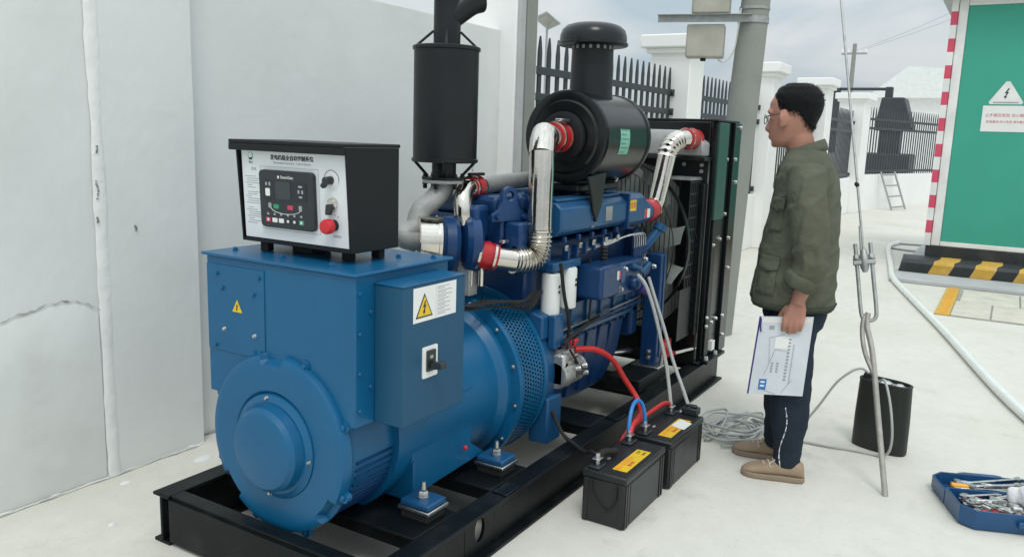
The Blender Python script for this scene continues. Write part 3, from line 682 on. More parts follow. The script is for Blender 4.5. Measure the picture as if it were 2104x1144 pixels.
# shell: sides, bottom, top, back with a recessed front
for ya, yb in ((y0, y0+.006), (y1-.006, y1)):
    cp.ring([[(x, ya, z) for x, z in prof], [(x, yb, z) for x, z in prof]])
cp.box(1.846, 2.068, y0+.0062, y1-.0062, 1.0562, 1.068)
cp.box(1.87, 2.068, y0+.0062, y1-.0062, 1.0682, 1.366)
cp = cp.build('control_panel', 'panelblack', GS, .002)
MB().box(1.806, 2.073, y0-.003, y1+.014, 1.3745, 1.386).build('panel_lid', 'panelblack', cp, .003)
MB().box(1.806, 1.818, y0-.003, y1+.014, 1.352, 1.3743).build('lid_lip', 'panelblack', cp, .002)
for x, y in ((1.93, 1.77), (2.03, 1.735), (1.895, 2.10), (2.04, 2.10)): MB().box(x-.013, x+.013, y-.018, y+.018, 1.0215, 1.0558).build('panel_foot', 'rubber', cp, .002)
MB().box(1.93, 2.02, 1.93, 2.02, 1.0215, 1.0558).build('cable_duct', 'rubber', cp, .002)
TF = FR((1.848, (y0+y1)/2, 1.071), (0, -1, 0), (.012, 0, .30)); FW, FH = .452, .288
TF = FR((1.850, (y0+y1)/2-.002, 1.071), (0, -1, 0), (-.014, 0, .29))
fp_ = MB().box(-FW/2, FW/2, 0, FH, 0, .002, TF).build('faceplate', 'white', cp, .0005)
def dec(x0, x1, ya, yb, m, nm, z=.0021, h=.0004): return MB().box(x0, x1, ya, yb, z, z+h, TF).build(nm, m, fp_)
text('title_text', '发电机组全自动控制系统', .0170, TF @ Matrix.Translation((.000, .262, .0022)), 'ink', fp_, weight=.0006)
text('title_text', 'Automation Generator  Control System', .0100, TF @ Matrix.Translation((.000, .247, .0022)), 'greyink', fp_)
MB().lathe(TF @ Vector((-.184, .264, .0021)), TF.to_3x3() @ Vector((0, 0, 1)), [(0, .0125), (.0004, .0125)], 24).build('emblem_ring', 'labelgreen', fp_)
MB().lathe(TF @ Vector((-.184, .266, .0027)), TF.to_3x3() @ Vector((0, 0, 1)), [(0, .0085), (.0004, .0085)], 24).build('emblem_ring', 'white', fp_)
MB().prism([(-.191, .252), (-.176, .252), (-.178, .261), (-.184, .257), (-.189, .26)], TF @ Matrix.Translation((0, 0, .0032)), .0004).build('emblem_mark', 'ink', fp_)
text('emblem_text', '电力', .0095, TF @ Matrix.Translation((-.184, .243, .0022)), 'ink', fp_)
text('emblem_text', '发电', .012, TF @ Matrix.Translation((-.172, .222, .0022)), 'greyink', fp_)
rl = random.Random(3)
yy = .200
for k in range(22):
    w = rl.uniform(.035, .072)
    if k % 5 == 4: w *= .4
    if k not in (6, 13): dec(-.214+(.008 if k % 3 else 0), -.214+.008+w, yy-.0022, yy, 'greyink', 'print_line')
    yy -= .0072
for xa, xb, ya, yb in ((-.142, .112, .2325, .2337), (-.142, .112, .033, .0342), (-.1425, -.1413, .033, .2337), (.1113, .1125, .033, .2337)): dec(xa, xb, ya, yb, 'greyink', 'print_rule')
# controller
TC = TF @ Matrix.Translation((-.016, .133, .0022))
ct = MB().prism(rrect(.236, .182, .016, 5), TC, .016).build('controller', 'plastic', cp, .003)
def cbx(x, y, w, h, m, nm, z=.0162): return MB().prism(rrect(w, h, min(w, h)*.15, 2), TC @ Matrix.Translation((x, y, z)), .0008).build(nm, m, ct)
cbx(-.004, .028, .190, .062, 'screenrim', 'display_window'); cbx(-.010, .030, .066, .056, 'screen', 'display_screen', .0172)
text('maker_text', 'SmartGen', .0135, TC @ Matrix.Translation((.008, .071, .0163)), 'paper', ct)
cbx(-.029, .071, .007, .008, 'paper', 'maker_mark')
cbx(-.078, .022, .020, .024, 'paper', 'print_block', .0172)
for x, y, w, h in ((-.083, .048, .008, .010), (-.068, .048, .007, .012), (.066, .046, .016, .006), (.058, .030, .007, .011), (.074, .030, .007, .011), (.066, .014, .014, .006)): cbx(x, y, w, h, 'greyink', 'indicator', .0172)
cbx(-.044, -.022, .024, .014, 'led', 'soft_key'); cbx(.018, -.022, .024, .014, 'pink', 'soft_key')
cbx(-.072, -.020, .013, .016, 'greyink', 'indicator'); cbx(.062, -.022, .013, .017, 'greyink', 'indicator')
MB().tube([TC @ Vector((-.068+.13*t, -.028-.016*math.sin(math.pi*min(1, max(0, t)))**.5, .0165)) for t in [i/16 for i in range(17)]], .0009, 5).build('print_arc', 'paper', ct)
for k, (x, m) in enumerate(((-.082, 'pink'), (-.053, 'paper'), (-.024, 'paper'), (.006, 'plastic'), (.034, 'plastic'), (.064, 'led'))):
    cbx(x, -.066, .022, .014, m, 'soft_key'); cbx(x, -.047, .009, .007, 'greyink', 'indicator')
    if k in (3, 4): cbx(x, -.066, .009, .008, 'paper', 'key_mark', .0172)
    if k in (0, 5): cbx(x, -.066, .007, .009, 'paper', 'key_mark', .0172)
zc = TF.to_3x3() @ Vector((0, 0, 1))
# rotary switch
kp = TF @ Vector((.165, .205, .002))
MB().lathe(kp, zc, [(0, .0235), (.003, .022)], 32).build('switch_bezel', 'paper', cp)
arc = [TF @ Vector((.165+.030*math.cos(R(a)), .205+.030*math.sin(R(a)), .0025)) for a in range(-10, 190, 8)]
MB().tube(arc, .0009, 5).build('dial_arc', 'ink', cp)
for a in range(-80, 0, 16): MB().box(-.002, .002, -.0008, .0008, 0, .0006, TF @ Matrix.Translation((.165+.030*math.cos(R(a)), .205+.030*math.sin(R(a)), .0021)) @ Matrix.Rotation(R(a), 4, 'Z')).build('dial_tick', 'greyink', cp)
MB().lathe(kp+zc*.003, zc, [(0, .013), (.026, .012), (.028, .010)], 24).build('switch_knob', 'plastic', cp)
MB().box(-.007, .007, -.026, .010, .012, .030, TF @ Matrix.Translation((.165, .205, .002)) @ Matrix.Rotation(R(-40), 4, 'Z')).build('knob_pointer', 'plastic', cp, .003)
# key switch
kq = TF @ Vector((.168, .135, .002))
MB().lathe(kq, zc, [(0, .019), (.006, .019), (.008, .014), (.012, .013)], 28).build('key_barrel', 'chrome', cp)
MB().prism([(-.014, -.030), (.006, -.030), (.015, -.004), (.012, .004), (-.010, .002)], TF @ Matrix.Translation((.166, .131, .012)), .012).build('key_grip', 'plastic', cp, .003)
# emergency stop
ke = TF @ Vector((.170, .068, .002))
MB().lathe(ke, zc, [(0, .018), (.016, .017)], 24).build('stop_collar', 'rubber', cp)
MB().lathe(ke+zc*.016, zc, [(0, .017), (.004, .023), (.022, .023), (.028, .020), (.030, .012)], 32).build('emergency_stop_button', 'red', cp)
for a in (60, 82, 104, 126): MB().box(-.003, .003, -.0016, .0016, 0, .0006, TF @ Matrix.Translation((.170+.032*math.cos(R(a)), .066+.034*math.sin(R(a)), .0021))).build('dial_tick', 'greyink', cp)
text('stop_text', '紧急停机', .0085, TF @ Matrix.Translation((.180, .034, .0022)), 'greyink', cp)

# ---------------- engine
XE0, XE1 = 2.86, 3.92
en = MB(); en.box(XE0, XE1, 1.66, 2.12, .55, .98)
en = en.build('engine_block', 'navy', GS, .012)
fl = MB(); fl.lathe((2.858, YC, ZC), (1, 0, 0), [(0, .335), (.004, .352), (.10, .352), (.14, .33)], 40)
fl.add([(2.86, 1.57, .60), (2.86, 1.57, .70), (2.86, 1.72, .74), (2.86, 1.72, .60), (2.985, 1.57, .60), (2.985, 1.57, .70), (2.985, 1.72, .74), (2.985, 1.72, .60)], [(0, 1, 2, 3), (4, 7, 6, 5), (0, 4, 5, 1), (1, 5, 6, 2), (2, 6, 7, 3), (3, 7, 4, 0)])
fl.box(2.862, 2.985, 1.53, 1.62, .16, .36)
fl.build('flywheel_housing', 'navy_light', en, .008)
MB().box(2.905, 2.985, 1.535, 1.5695, .56, .70).build('housing_bracket', 'navy_light', en, .006)
# oil pan and its flange
MB().box(2.98, 3.93, 1.60, 2.19, .552, .575).build('pan_flange', 'navy_light', en, .004)
op = MB(); op.ring([[(2.99, 1.62, .55), (3.84, 1.62, .55), (3.80, 2.125, .55), (3.02, 2.125, .55)], [(2.99, 1.635, .36), (3.80, 1.635, .36), (3.74, 2.10, .34), (3.06, 2.10, .34)], [(3.02, 1.68, .195), (3.72, 1.68, .195), (3.68, 2.07, .205), (3.10, 2.07, .205)]])
opo = op.build('oil_pan', 'navy', en, .025)
for k in range(5):
    x = 3.12+k*.13; MB().add([(x, 1.608, .54), (x+.02, 1.608, .54), (x+.02, 1.652, .24), (x, 1.652, .24), (x, 1.66, .54), (x+.02, 1.66, .54), (x+.02, 1.70, .24), (x, 1.70, .24)], [(0, 1, 2, 3), (4, 7, 6, 5), (0, 4, 5, 1), (1, 5, 6, 2), (2, 6, 7, 3), (3, 7, 4, 0)]).build('pan_rib', 'navy', opo, .004)
for k in range(11): hexbolt('bolt', (3.02+k*.085, 1.612, .552), (0, 0, -1), .009, .014, 'navy', en)
MB().tube(crom([(2.99, 1.58, .545), (3.3, 1.575, .590), (3.6, 1.575, .602), (3.92, 1.575, .605)]), .006, 6).build('oil_line', 'navy', en)
MB().tube(crom([(3.0, 1.592, .60), (3.35, 1.588, .607), (3.92, 1.588, .622)]), .005, 6).build('fuel_line', 'steel', en)
for k in range(5): MB().box(3.18+k*.15, 3.20+k*.15, 1.60, 1.66, .576, .70, Matrix.Identity(4)).build('block_rib', 'navy_light', en, .004)
MB().box(3.0, 3.9, 1.612, 1.66, .58, .70).build('block_shelf', 'navy_light', en, .006)
# cylinder heads
for k in range(6):
    x = 2.735+k*.195
    hd = MB().box(x, x+.183, 1.70, 2.10, .985, 1.105).build('cylinder_head', 'navy', en, .012)
    MB().box(x+.012, x+.171, 1.735, 2.06, 1.1052, 1.185).build('rocker_cover', 'navy_light' if k > 1 else 'navy', hd, .022, seg=3)
    for yy in (1.76, 2.03): hexbolt('bolt', (x+.09, yy, 1.1855), (0, 0, 1), .010, .014, 'steel' if k > 2 else 'navy', hd)
    MB().box(x+.03, x+.15, 1.675, 1.6995, 1.0, 1.085).build('port_flange', 'navy', hd, .006)
# rear head end + lifting eye
TLE = FR((2.765, 1.70, 1.10), (.92, -.39, 0), (0, 0, 1))
pts = [(-.085, -.01), (.085, -.01), (.085, .018), (.050, .040), (.035, .075)]+[(.038*math.cos(R(a)), .090+.038*math.sin(R(a))) for a in range(10, 180, 20)]+[(-.035, .075), (-.050, .040), (-.085, .018)]
le = MB(); n = len(pts)
hole = [(.019*math.cos(2*math.pi*j/18), .090+.019*math.sin(2*math.pi*j/18)) for j in range(18)]
bm = bmesh.new()
def ring_loop(p, z): 
    vs = [bm.verts.new(TLE @ Vector((a, b_, z))) for a, b_ in p]; es = [bm.edges.new((vs[i], vs[(i+1) % len(vs)])) for i in range(len(vs))]; return vs, es
v1, e1 = ring_loop(pts, 0); v2, e2 = ring_loop(hole, 0); bmesh.ops.triangle_fill(bm, edges=e1+e2, use_beauty=True)
v3, e3 = ring_loop(pts, .022); v4, e4 = ring_loop(hole, .022); bmesh.ops.triangle_fill(bm, edges=e3+e4, use_beauty=True)
for a, c in ((v1, v3), (v2, v4)):
    for i in range(len(a)): j = (i+1) % len(a); bm.faces.new((a[i], a[j], c[j], c[i]))
bmesh.ops.recalc_face_normals(bm, faces=bm.faces); me = bpy.data.meshes.new('lifting_eye'); bm.to_mesh(me); bm.free(); link('lifting_eye', me, 'navy', en, .003)
for xx in (-.062, .062): hexbolt('bolt', TLE @ Vector((xx, .008, .0225)), TLE.to_3x3() @ Vector((0, 0, 1)), .010, .014, 'navy', en)
MB().box(2.745, 2.90, 1.62, 1.70, .93, 1.09).build('rear_housing', 'navy', en, .012)
MB().box(2.90, 2.97, 1.60, 1.70, .90, 1.06).build('rear_housing', 'navy', en, .01)
# intake manifold (light blue) with plates
im = MB(); im.ring([[(x, 1.665, 1.02), (x, 1.575, 1.02), (x, 1.545, 1.045), (x, 1.545, 1.135), (x, 1.575, 1.162), (x, 1.665, 1.162)] for x in (2.94, 3.60)]); im = im.build('intake_manifold', 'navy_light', en, .008)
MB().ring([[(3.61, 1.67, 1.015), (3.61, 1.565, 1.015), (3.61, 1.535, 1.04), (3.61, 1.535, 1.145), (3.61, 1.565, 1.172), (3.61, 1.67, 1.172)], [(3.78, 1.67, 1.015), (3.78, 1.555, 1.015), (3.78, 1.53, 1.04), (3.78, 1.53, 1.145), (3.78, 1.56, 1.17), (3.78, 1.67, 1.17)], [(3.86, 1.63, 1.02), (3.86, 1.55, 1.02), (3.86, 1.53, 1.035), (3.86, 1.53, 1.10), (3.86, 1.55, 1.12), (3.86, 1.63, 1.12)]]).build('manifold_elbow', 'navy_light', im, .006)
MB().box(3.598, 3.612, 1.535, 1.665, 1.01, 1.172).build('manifold_flange', 'navy', im, .003)
MB().lathe((3.86, 1.58, 1.068), (1, -.02, .02), [(0, .050), (.05, .050)], 28).build('manifold_outlet', 'navy_light', im)
for k in range(5):
    x = 2.99+k*.13; MB().box(x, x+.016, 1.55, 1.57, .995, 1.02).build('manifold_lug', 'navy', im, .004); hexbolt('bolt', (x+.011, 1.55, .985), (0, 0, -1), .008, .02, 'steel', im)
MB().box(2.95, 3.58, 1.575, 1.66, 1.1625, 1.176).build('manifold_ridge', 'navy_light', im, .005)
MB().box(3.36, 3.43, 1.5425, 1.5448, 1.06, 1.125).build('nameplate', 'castgrey', im, .001)
TY = FR((3.645, 1.5338, 1.115), (1, -.02, 0), (0, 0, 1))
yl = MB().box(-.035, .035, -.026, .026, 0, .001, TY).build('yellow_sticker', 'yellow', im)
text('sticker_text', '危险', .032, TY @ Matrix.Translation((0, 0, .0012)), 'redink', yl)
TW_ = FR((3.815, 1.5285, 1.068), (1, 0, 0), (0, 0, 1))
wl2 = MB().box(-.034, .034, -.022, .022, 0, .001, TW_).build('white_sticker', 'paper', im); MB().box(-.034, -.005, -.022, .022, .0011, .0014, TW_).build('sticker_band', 'red', wl2)
TE = FR((3.24, 1.5435, 1.09), (1, 0, 0), (0, 0, 1))
for k in range(16): MB().tube([TE @ Vector((random.uniform(-.03, .03), -.05+k*.0065, .002)), TE @ Vector((random.uniform(-.03, .03), -.05+k*.0065+.004, .002))], .0016, 4).build('cast_mark', 'steel', im)
# injector pipes
for k in range(6):
    x = 3.10+k*.09
    MB().tube(crom([(x, 1.60, .93+.03*k/6), (3.45, 1.575, .940+.004*k), (3.62+.010*k, 1.56, .965), (3.70+.026*k, 1.545, .965), (3.705+.028*k, 1.54, .90)]), .0035, 6).build('injector_pipe', 'steel', en)
for k in range(7): MB().box(3.06+k*.085, 3.075+k*.085, 1.57, 1.60, .915+.004*k, .965+.004*k).build('pipe_clip', 'navy', en, .002)
MB().lathe((3.40, 1.56, .83), (0, 0, 1), [(i*.008, .018 if i % 2 else .013) for i in range(15)], 14).build('bellows_boot', 'rubber', en)
MB().box(2.94, 3.19, 1.57, 1.66, .872, .912).build('filter_head', 'navy_light', en, .008)
# fuel/oil filters
for k, (x, zb) in enumerate(((2.955, .688), (3.105, .698))):
    fo = MB().lathe((x, 1.59, zb), (0, 0, 1), [(0, .033), (.006, .040), (.172, .040), (.18, .034)], 32).build('spin_on_filter', 'filter', en)
    for j in range(2): MB().box(x-.006, x+.006, 1.5485, 1.5505, zb+.10+j*.022, zb+.112+j*.022).build('filter_mark', 'ink', fo)
MB().tube(crom([(2.92, 1.53, .92), (2.955, 1.525, .78), (3.0, 1.52, .66), (3.03, 1.54, .57)]), .008, 8).build('breather_hose', 'rubber', en)
MB().tube(crom([(3.255, 1.56, .90), (3.26, 1.55, .75), (3.275, 1.56, .62)]), .005, 8).build('drain_hose', 'rubber', en)
# injection pump and governor
ip = MB().box(3.40, 3.74, 1.50, 1.63, .70, .86).build('injection_pump', 'navy', en, .012)
MB().box(3.20, 3.40, 1.47, 1.60, .725, .875).build('governor_box', 'navy', ip, .015)
MB().box(3.395, 3.44, 1.465, 1.4995, .78, .845).build('governor_cover', 'navy_light', ip, .005)
MB().box(3.375, 3.392, 1.4675, 1.4695, .80, .84).build('spec_sticker', 'redink', ip); MB().box(3.355, 3.3745, 1.4675, 1.4695, .80, .84).build('spec_sticker', 'paper', ip)
for k in range(6):
    x = 3.705+.028*k; MB().cyl((x, 1.54, .858), (x, 1.54, .905), .011, n=10).build('delivery_valve', 'navy', ip)
MB().lathe((3.745, 1.56, .79), (1, 0, 0), [(0, .065), (.08, .06), (.13, .045)], 24).build('pump_drive', 'navy', ip)
MB().tube(crom([(3.56, 1.49, .84), (3.62, 1.47, .82), (3.68, 1.48, .80), (3.74, 1.47, .83)]), .013, 8).build('fuel_pipe', 'navy_light', ip)
MB().sphere((3.60, 1.488, .75), .035).build('feed_pump', 'navy', ip); MB().cyl((3.66, 1.48, .72), (3.70, 1.46, .70), .022, n=14).build('priming_knob', 'purple', ip)
for x, z in ((3.46, .74), (3.5, .83), (3.7, .74), (3.74, .85), (3.86, .80)): hexbolt('bolt', (x, 1.4995, z), (0, -1, 0), .011, .014, 'steel', ip)
# front timing case, oil filler, front support leg
MB().box(3.86, 3.955, 1.60, 2.18, .42, .985).build('timing_case', 'navy', en, .02)
MB().lathe((3.90, 1.585, .86), (0, -1, 0), [(0, .035), (.018, .032), (.02, .026)], 20).build('gauge_cap', 'navy_light', en)
MB().lathe((3.90, 1.564, .86), (0, -1, 0), [(0, .018), (.003, .018)], 16).build('gauge_face', 'yellow', en)
MB().tube([(3.93, 1.58, .88), (3.98, 1.54, .955), (4.0, 1.525, .985)], .026, 12).build('oil_filler', 'navy_light', en)
MB().lathe((3.99, 1.53, .97), (.25, -.2, .6), [(0, .036), (.028, .036), (.034, .028)], 18).build('filler_cap', 'navy_light', en)
sp_ = MB(); sp_.box(3.955, 4.035, 1.49, 1.58, .262, .85); sp_ = sp_.build('support_leg', 'navy', en, .006)
MB().box(3.99, 4.0, 1.4835, 1.4895, .30, .84).build('leg_edge', 'navy_light', sp_, .001)
MB().box(3.92, 4.07, 1.46, 1.61, .2505, .2618).build('leg_plate', 'steel', sp_, .002)
for k, z in enumerate((.30, .33)): hexbolt('bolt', (3.9545, 1.53, z), (-1, 0, 0), .012, .016, 'steel', sp_)
MB().cyl((3.99, 1.47, .262), (3.99, 1.47, .32), .009, n=10).build('leg_stud', 'steel', sp_)
# crank pulley and fan
MB().lathe((3.955, YC, .47), (1, 0, 0), [(0, .12), (.02, .13), (.03, .115), (.04, .13), (.055, .13)], 36).build('crank_pulley', 'black', en)
MB().tube([(3.985, YC+.13*math.cos(R(a)), .47+.13*math.sin(R(a))) for a in range(180, 361, 12)]+[(3.985, YC+.09*math.cos(R(a)), .86+.09*math.sin(R(a))) for a in range(0, 181, 12)]+[(3.985, YC-.13, .47)], .009, 6).build('fan_belt', 'rubber', en)
fa = MB().lathe((3.96, YC, .86), (1, 0, 0), [(0, .05), (.06, .06), (.065, .10), (.13, .10), (.135, .06)], 28).build('fan_hub', 'navy', en)
for k in range(13):
    a = 2*math.pi*k/13+.05; T = Matrix.Translation((4.11, YC, .86)) @ Matrix.Rotation(a, 4, 'X')
    bl = MB(); rings = []
    for r_i in range(7):
        rr = .09+.368*r_i/6; tw = R(58-10*r_i/6); w = .060+.038*math.sin(math.pi*min(1, r_i/5)); sweep = .05*(r_i/6)**2
        c = Vector((0, sweep, rr)); d = Vector((math.cos(tw), math.sin(tw), 0)); nn = Vector((-math.sin(tw), math.cos(tw), 0))
        rings.append([T @ (c-d*w+nn*.0), T @ (c+nn*.010+nn*.003), T @ (c+d*w), T @ (c+nn*.010-nn*.003)])
    bl.ring(rings); bl.build('fan_blade', 'fan', fa, ang=50)

# ---------------- turbo, exhaust
tu = MB().lathe((2.56, 1.885, 1.005), (.72, -.69, -.05), [(0, .060), (.03, .075), (.06, .085)], 32).build('turbocharger', 'navy', GS)
axt = Vector((.72, -.69, -.05)).normalized(); t0 = Vector((2.56, 1.885, 1.005))
MB().lathe(t0+axt*-.085, axt, [(0, .096), (.004, .101), (.086, .101), (.090, .096)], 40).build('exhaust_clamp', 'chrome', tu, ang=25)
MB().lathe(t0+axt*-.010, axt, [(0, .106), (.012, .106)], 40).build('clamp_rim', 'chrome', tu, ang=25)
MB().lathe(t0+axt*.0, axt, [(0, .086), (.02, .106), (.055, .108), (.075, .09)], 40).build('turbine_housing', 'navy', tu, ang=30)
MB().lathe(t0+axt*.09, axt, [(0, .07), (.01, .100), (.030, .112), (.065, .108), (.08, .08)], 40).build('compressor_housing', 'navy', tu, ang=30)
MB().box(-.05, .05, -.028, .028, -.07, .07, Matrix.Translation(t0+axt*.14+Vector((.03, .0, .085)))).build('compressor_volute', 'navy', tu, .02, seg=3)
MB().box(2.60, 2.66, 1.76, 1.82, .80, .92).build('turbo_foot', 'castgrey', tu, .006)
for dx in (.0, .03): MB().tube([(2.62+dx, 1.77-dx, .84), (2.62+dx, 1.77-dx, .93)], .012, 10).build('oil_return', 'chrome', tu)
# grey S-bend up to the muffler flange
MX, MY = 2.650, 1.925
sb = crom([t0+axt*-.08, t0+axt*-.12+Vector((-.01, .01, .02)), Vector((2.515, 1.962, 1.06)), Vector((2.548, 1.962, 1.125)), Vector((2.61, 1.935, 1.175)), Vector((MX-.008, MY, 1.215)), Vector((MX-.008, MY, 1.232))], 6)
MB().tube(sb, lambda t: .0425+.002*math.sin(t*9), 24).build('exhaust_bend', 'castgrey', GS)
ml = MB().lathe((MX, MY, 1.313), (0, 0, 1), [(0, .05), (0, .127), (.004, .131), (.014, .131), (.016, .1255), (.425, .1255), (.427, .131), (.438, .131), (.441, .127), (.441, .05)], 56).build('muffler', 'black', GS, ang=25)
MB().lathe((MX-.004, MY, 1.242), (0, 0, 1), [(0, .048), (.072, .048)], 32).build('inlet_pipe', 'black', ml)
MB().lathe((MX-.004, MY, 1.245), (0, 0, 1), [(0, .088), (.010, .088)], 8).build('pipe_flange', 'black', ml, .002)
MB().lathe((MX-.004, MY, 1.231), (0, 0, 1), [(0, .086), (.0135, .086)], 8).build('flange_gasket', 'castgrey', ml, .002)
for a in range(0, 360, 60):
    hexbolt('bolt', (MX-.004+.074*math.cos(R(a+12)), MY+.074*math.sin(R(a+12)), 1.231), (0, 0, -1), .009, .018, 'black', ml)
    hexbolt('bolt', (MX-.004+.074*math.cos(R(a+12)), MY+.074*math.sin(R(a+12)), 1.2555), (0, 0, 1), .009, .012, 'black', ml)
for a in (130, -55, 215, 35): 
    c, s = math.cos(R(a)), math.sin(R(a))
    MB().tube([(MX+.118*c, MY+.118*s, 1.315), (MX+.066*c, MY+.066*s, 1.258)], .006, 8).build('brace', 'black', ml)
    MB().tube([(MX+.118*c, MY+.118*s, 1.752), (MX+.052*c, MY+.052*s, 1.81)], .005, 8).build('brace', 'black', ml)
MB().lathe((MX, MY, 1.752), (0, 0, 1), [(0, .052), (.30, .052)], 32).build('outlet_pipe', 'black', ml)
el = [Vector((MX+.005, MY-.003, 1.865)), Vector((MX+.05, MY-.030, 1.905)), Vector((MX+.085, MY-.050, 1.932)), Vector((MX+.118, MY-.068, 1.945))]
MB().tube(crom(el), .053, 28).build('outlet_elbow', 'black', ml)
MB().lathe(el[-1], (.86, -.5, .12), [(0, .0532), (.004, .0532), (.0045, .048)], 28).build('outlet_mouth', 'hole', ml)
# ---------------- air cleaner with rain cap
AY, AZ = 1.668, 1.427
ac = MB().lathe((3.165, AY, AZ), (1, 0, 0), [(0, .06), (.0, .105), (-.004, .11), (-.004, .150), (.006, .158), (.004, .185), (.008, .197), (.022, .201), (.030, .196), (.46, .196), (.466, .202), (.484, .202), (.490, .196), (.49, .05)], 72).build('air_cleaner', 'gloss', GS, ang=25)
MB().lathe((3.152, AY, AZ), (-1, 0, 0), [(0, .108), (.014, .104), (.018, .09), (.018, .04)], 48).build('end_cover', 'black', ac, ang=25)
CXr = 3.40
MB().lathe((CXr, AY, AZ+.17), (0, 0, 1), [(0, .100), (.04, .096), (.245, .092)], 48).build('intake_neck', 'black', ac, ang=25)
for a in range(0, 360, 20):
    c, s = math.cos(R(a)), math.sin(R(a)); T = Matrix.Translation((CXr+.0925*c, AY+.0925*s, AZ+.392)) @ Matrix.Rotation(R(a), 4, 'Z')
    MB().box(-.001, .002, -.006, .006, -.007, .007, T).build('neck_slot', 'castgrey', ac)
MB().lathe((CXr, AY, AZ+.400), (0, 0, 1), [(0, .03), (0, .150), (.004, .156), (.012, .156), (.016, .150), (.045, .148), (.068, .140), (.086, .120), (.096, .09), (.101, .05), (.102, .01)], 64).build('rain_cap', 'gloss', ac, ang=40)
tl = []
for k in range(9):
    a = R(-20+k*4.0); tl.append([(3.315, AY-.1972*math.cos(a), AZ+.1972*math.sin(a)), (3.415, AY-.1972*math.cos(a), AZ+.1972*math.sin(a))])
bl = MB(); vs = [p for r in tl for p in r]; bl.add(vs, [(2*i, 2*i+1, 2*i+3, 2*i+2) for i in range(8)]); lb = bl.build('spec_label', 'labelgreen', ac)
for k in range(6):
    a = R(-17+k*5.6); r = .1978; MB().tube([(3.325, AY-r*math.cos(a), AZ+r*math.sin(a)), (3.375+.03*(k % 2), AY-r*math.cos(a), AZ+r*math.sin(a))], .0012, 4).build('print_line', 'dkgreen', lb)
# bracket below the cleaner
MB().prism([(-.09, .0), (.09, .02), (.055, -.13), (.01, -.20), (-.025, -.15), (-.05, -.08)], FR((3.235, 1.545, 1.262), (1, 0, 0), (0, 0, 1)), .012).build('cleaner_bracket', 'black', GS, .004)
MB().box(3.19, 3.62, 1.60, 1.80, 1.19, 1.225).build('cleaner_cradle', 'black', GS, .01)
MB().tube([(3.60, 1.62, 1.22), (3.68, 1.60, 1.30)], .008, 8).build('cradle_strut', 'steel', GS)
# intake pipe: hose -> mitred elbow -> straight -> corrugated bend -> straight -> hose
PXx, PYy = 2.845, 1.597
hs0 = Vector((3.150, AY, AZ-.002)); hs1 = Vector((3.02, 1.66, AZ-.003))
MB().lathe(hs0, hs1-hs0, [(0, .060), (.012, .064), (.024, .060), (.05, .063), (.064, .061), (.085, .064), (.115, .060)], 32).build('intake_hose', 'hose', GS)
for t in (.2, .75): MB().lathe(hs0.lerp(hs1, t), hs1-hs0, [(0, .0665), (.010, .0665)], 32).build('hose_clamp', 'chrome', GS)
MB().box(3.04, 3.12, 1.62, 1.65, AZ+.062, AZ+.074).build('clamp_screw', 'steel', GS, .003)
j0 = hs1+(hs1-hs0).normalized()*-.03
ip_ = [j0, Vector((2.955, 1.648, AZ-.003)), Vector((2.945, 1.645, AZ-.004))]
MB().tube([j0, Vector((2.99, 1.652, AZ-.002)), Vector((2.925, 1.635, AZ+.003))], .052, 32).build('intake_elbow', 'chrome', GS, ang=30)
MB().tube([Vector((2.945, 1.642, AZ+.008)), Vector((2.895, 1.622, AZ-.020)), Vector((2.862, 1.606, AZ-.075))], .052, 32).build('intake_elbow', 'chrome', GS, ang=30)
MB().tube([Vector((2.864, 1.607, AZ-.060)), Vector((PXx+.012, PYy+.004, AZ-.12)), Vector((PXx+.003, PYy, 1.2)), Vector((PXx-.006, PYy-.006, 1.058))], .050, 40).build('intake_pipe', 'chrome', GS, ang=30)
MB().lathe((PXx-.006, PYy-.006, 1.052), (0, 0, 1), [(0, .054), (.008, .054)], 32).build('pipe_collar', 'chrome', GS)
c0 = Vector((PXx-.006, PYy-.006, 1.052)); c3 = Vector((2.735, 1.648, .943))
bend = bez(c0, c0+Vector((.004, -.004, -.098)), c3+Vector((.088, -.046, -.010)), c3, 140)
MB().tube(bend, lambda t: .0505+.0042*math.cos(t*2*math.pi*15), 32).build('corrugated_bend', 'chrome', GS, ang=60)
c4 = Vector((2.672, 1.702, .955))
MB().tube([c3+(c3-c4)*.1, c3.lerp(c4, .5), c4], .046, 32).build('lower_pipe', 'chrome', GS, ang=30)
h1 = Vector((2.628, 1.752, .970)); MB().lathe(c4+(c3-c4)*.22, h1-c4, [(0, .050), (.012, .055), (.03, .052), (.045, .057), (.06, .053), (.075, .058), (.095, .054)], 32).build('turbo_hose', 'hose', GS)
for t in (-.10, .78): MB().lathe(c4.lerp(h1, t), h1-c4, [(0, .0595), (.009, .0595)], 32).build('hose_clamp', 'chrome', GS)
MB().box(2.695, 2.735, 1.665, 1.69, 1.010, 1.022).build('clamp_screw', 'steel', GS, .003)
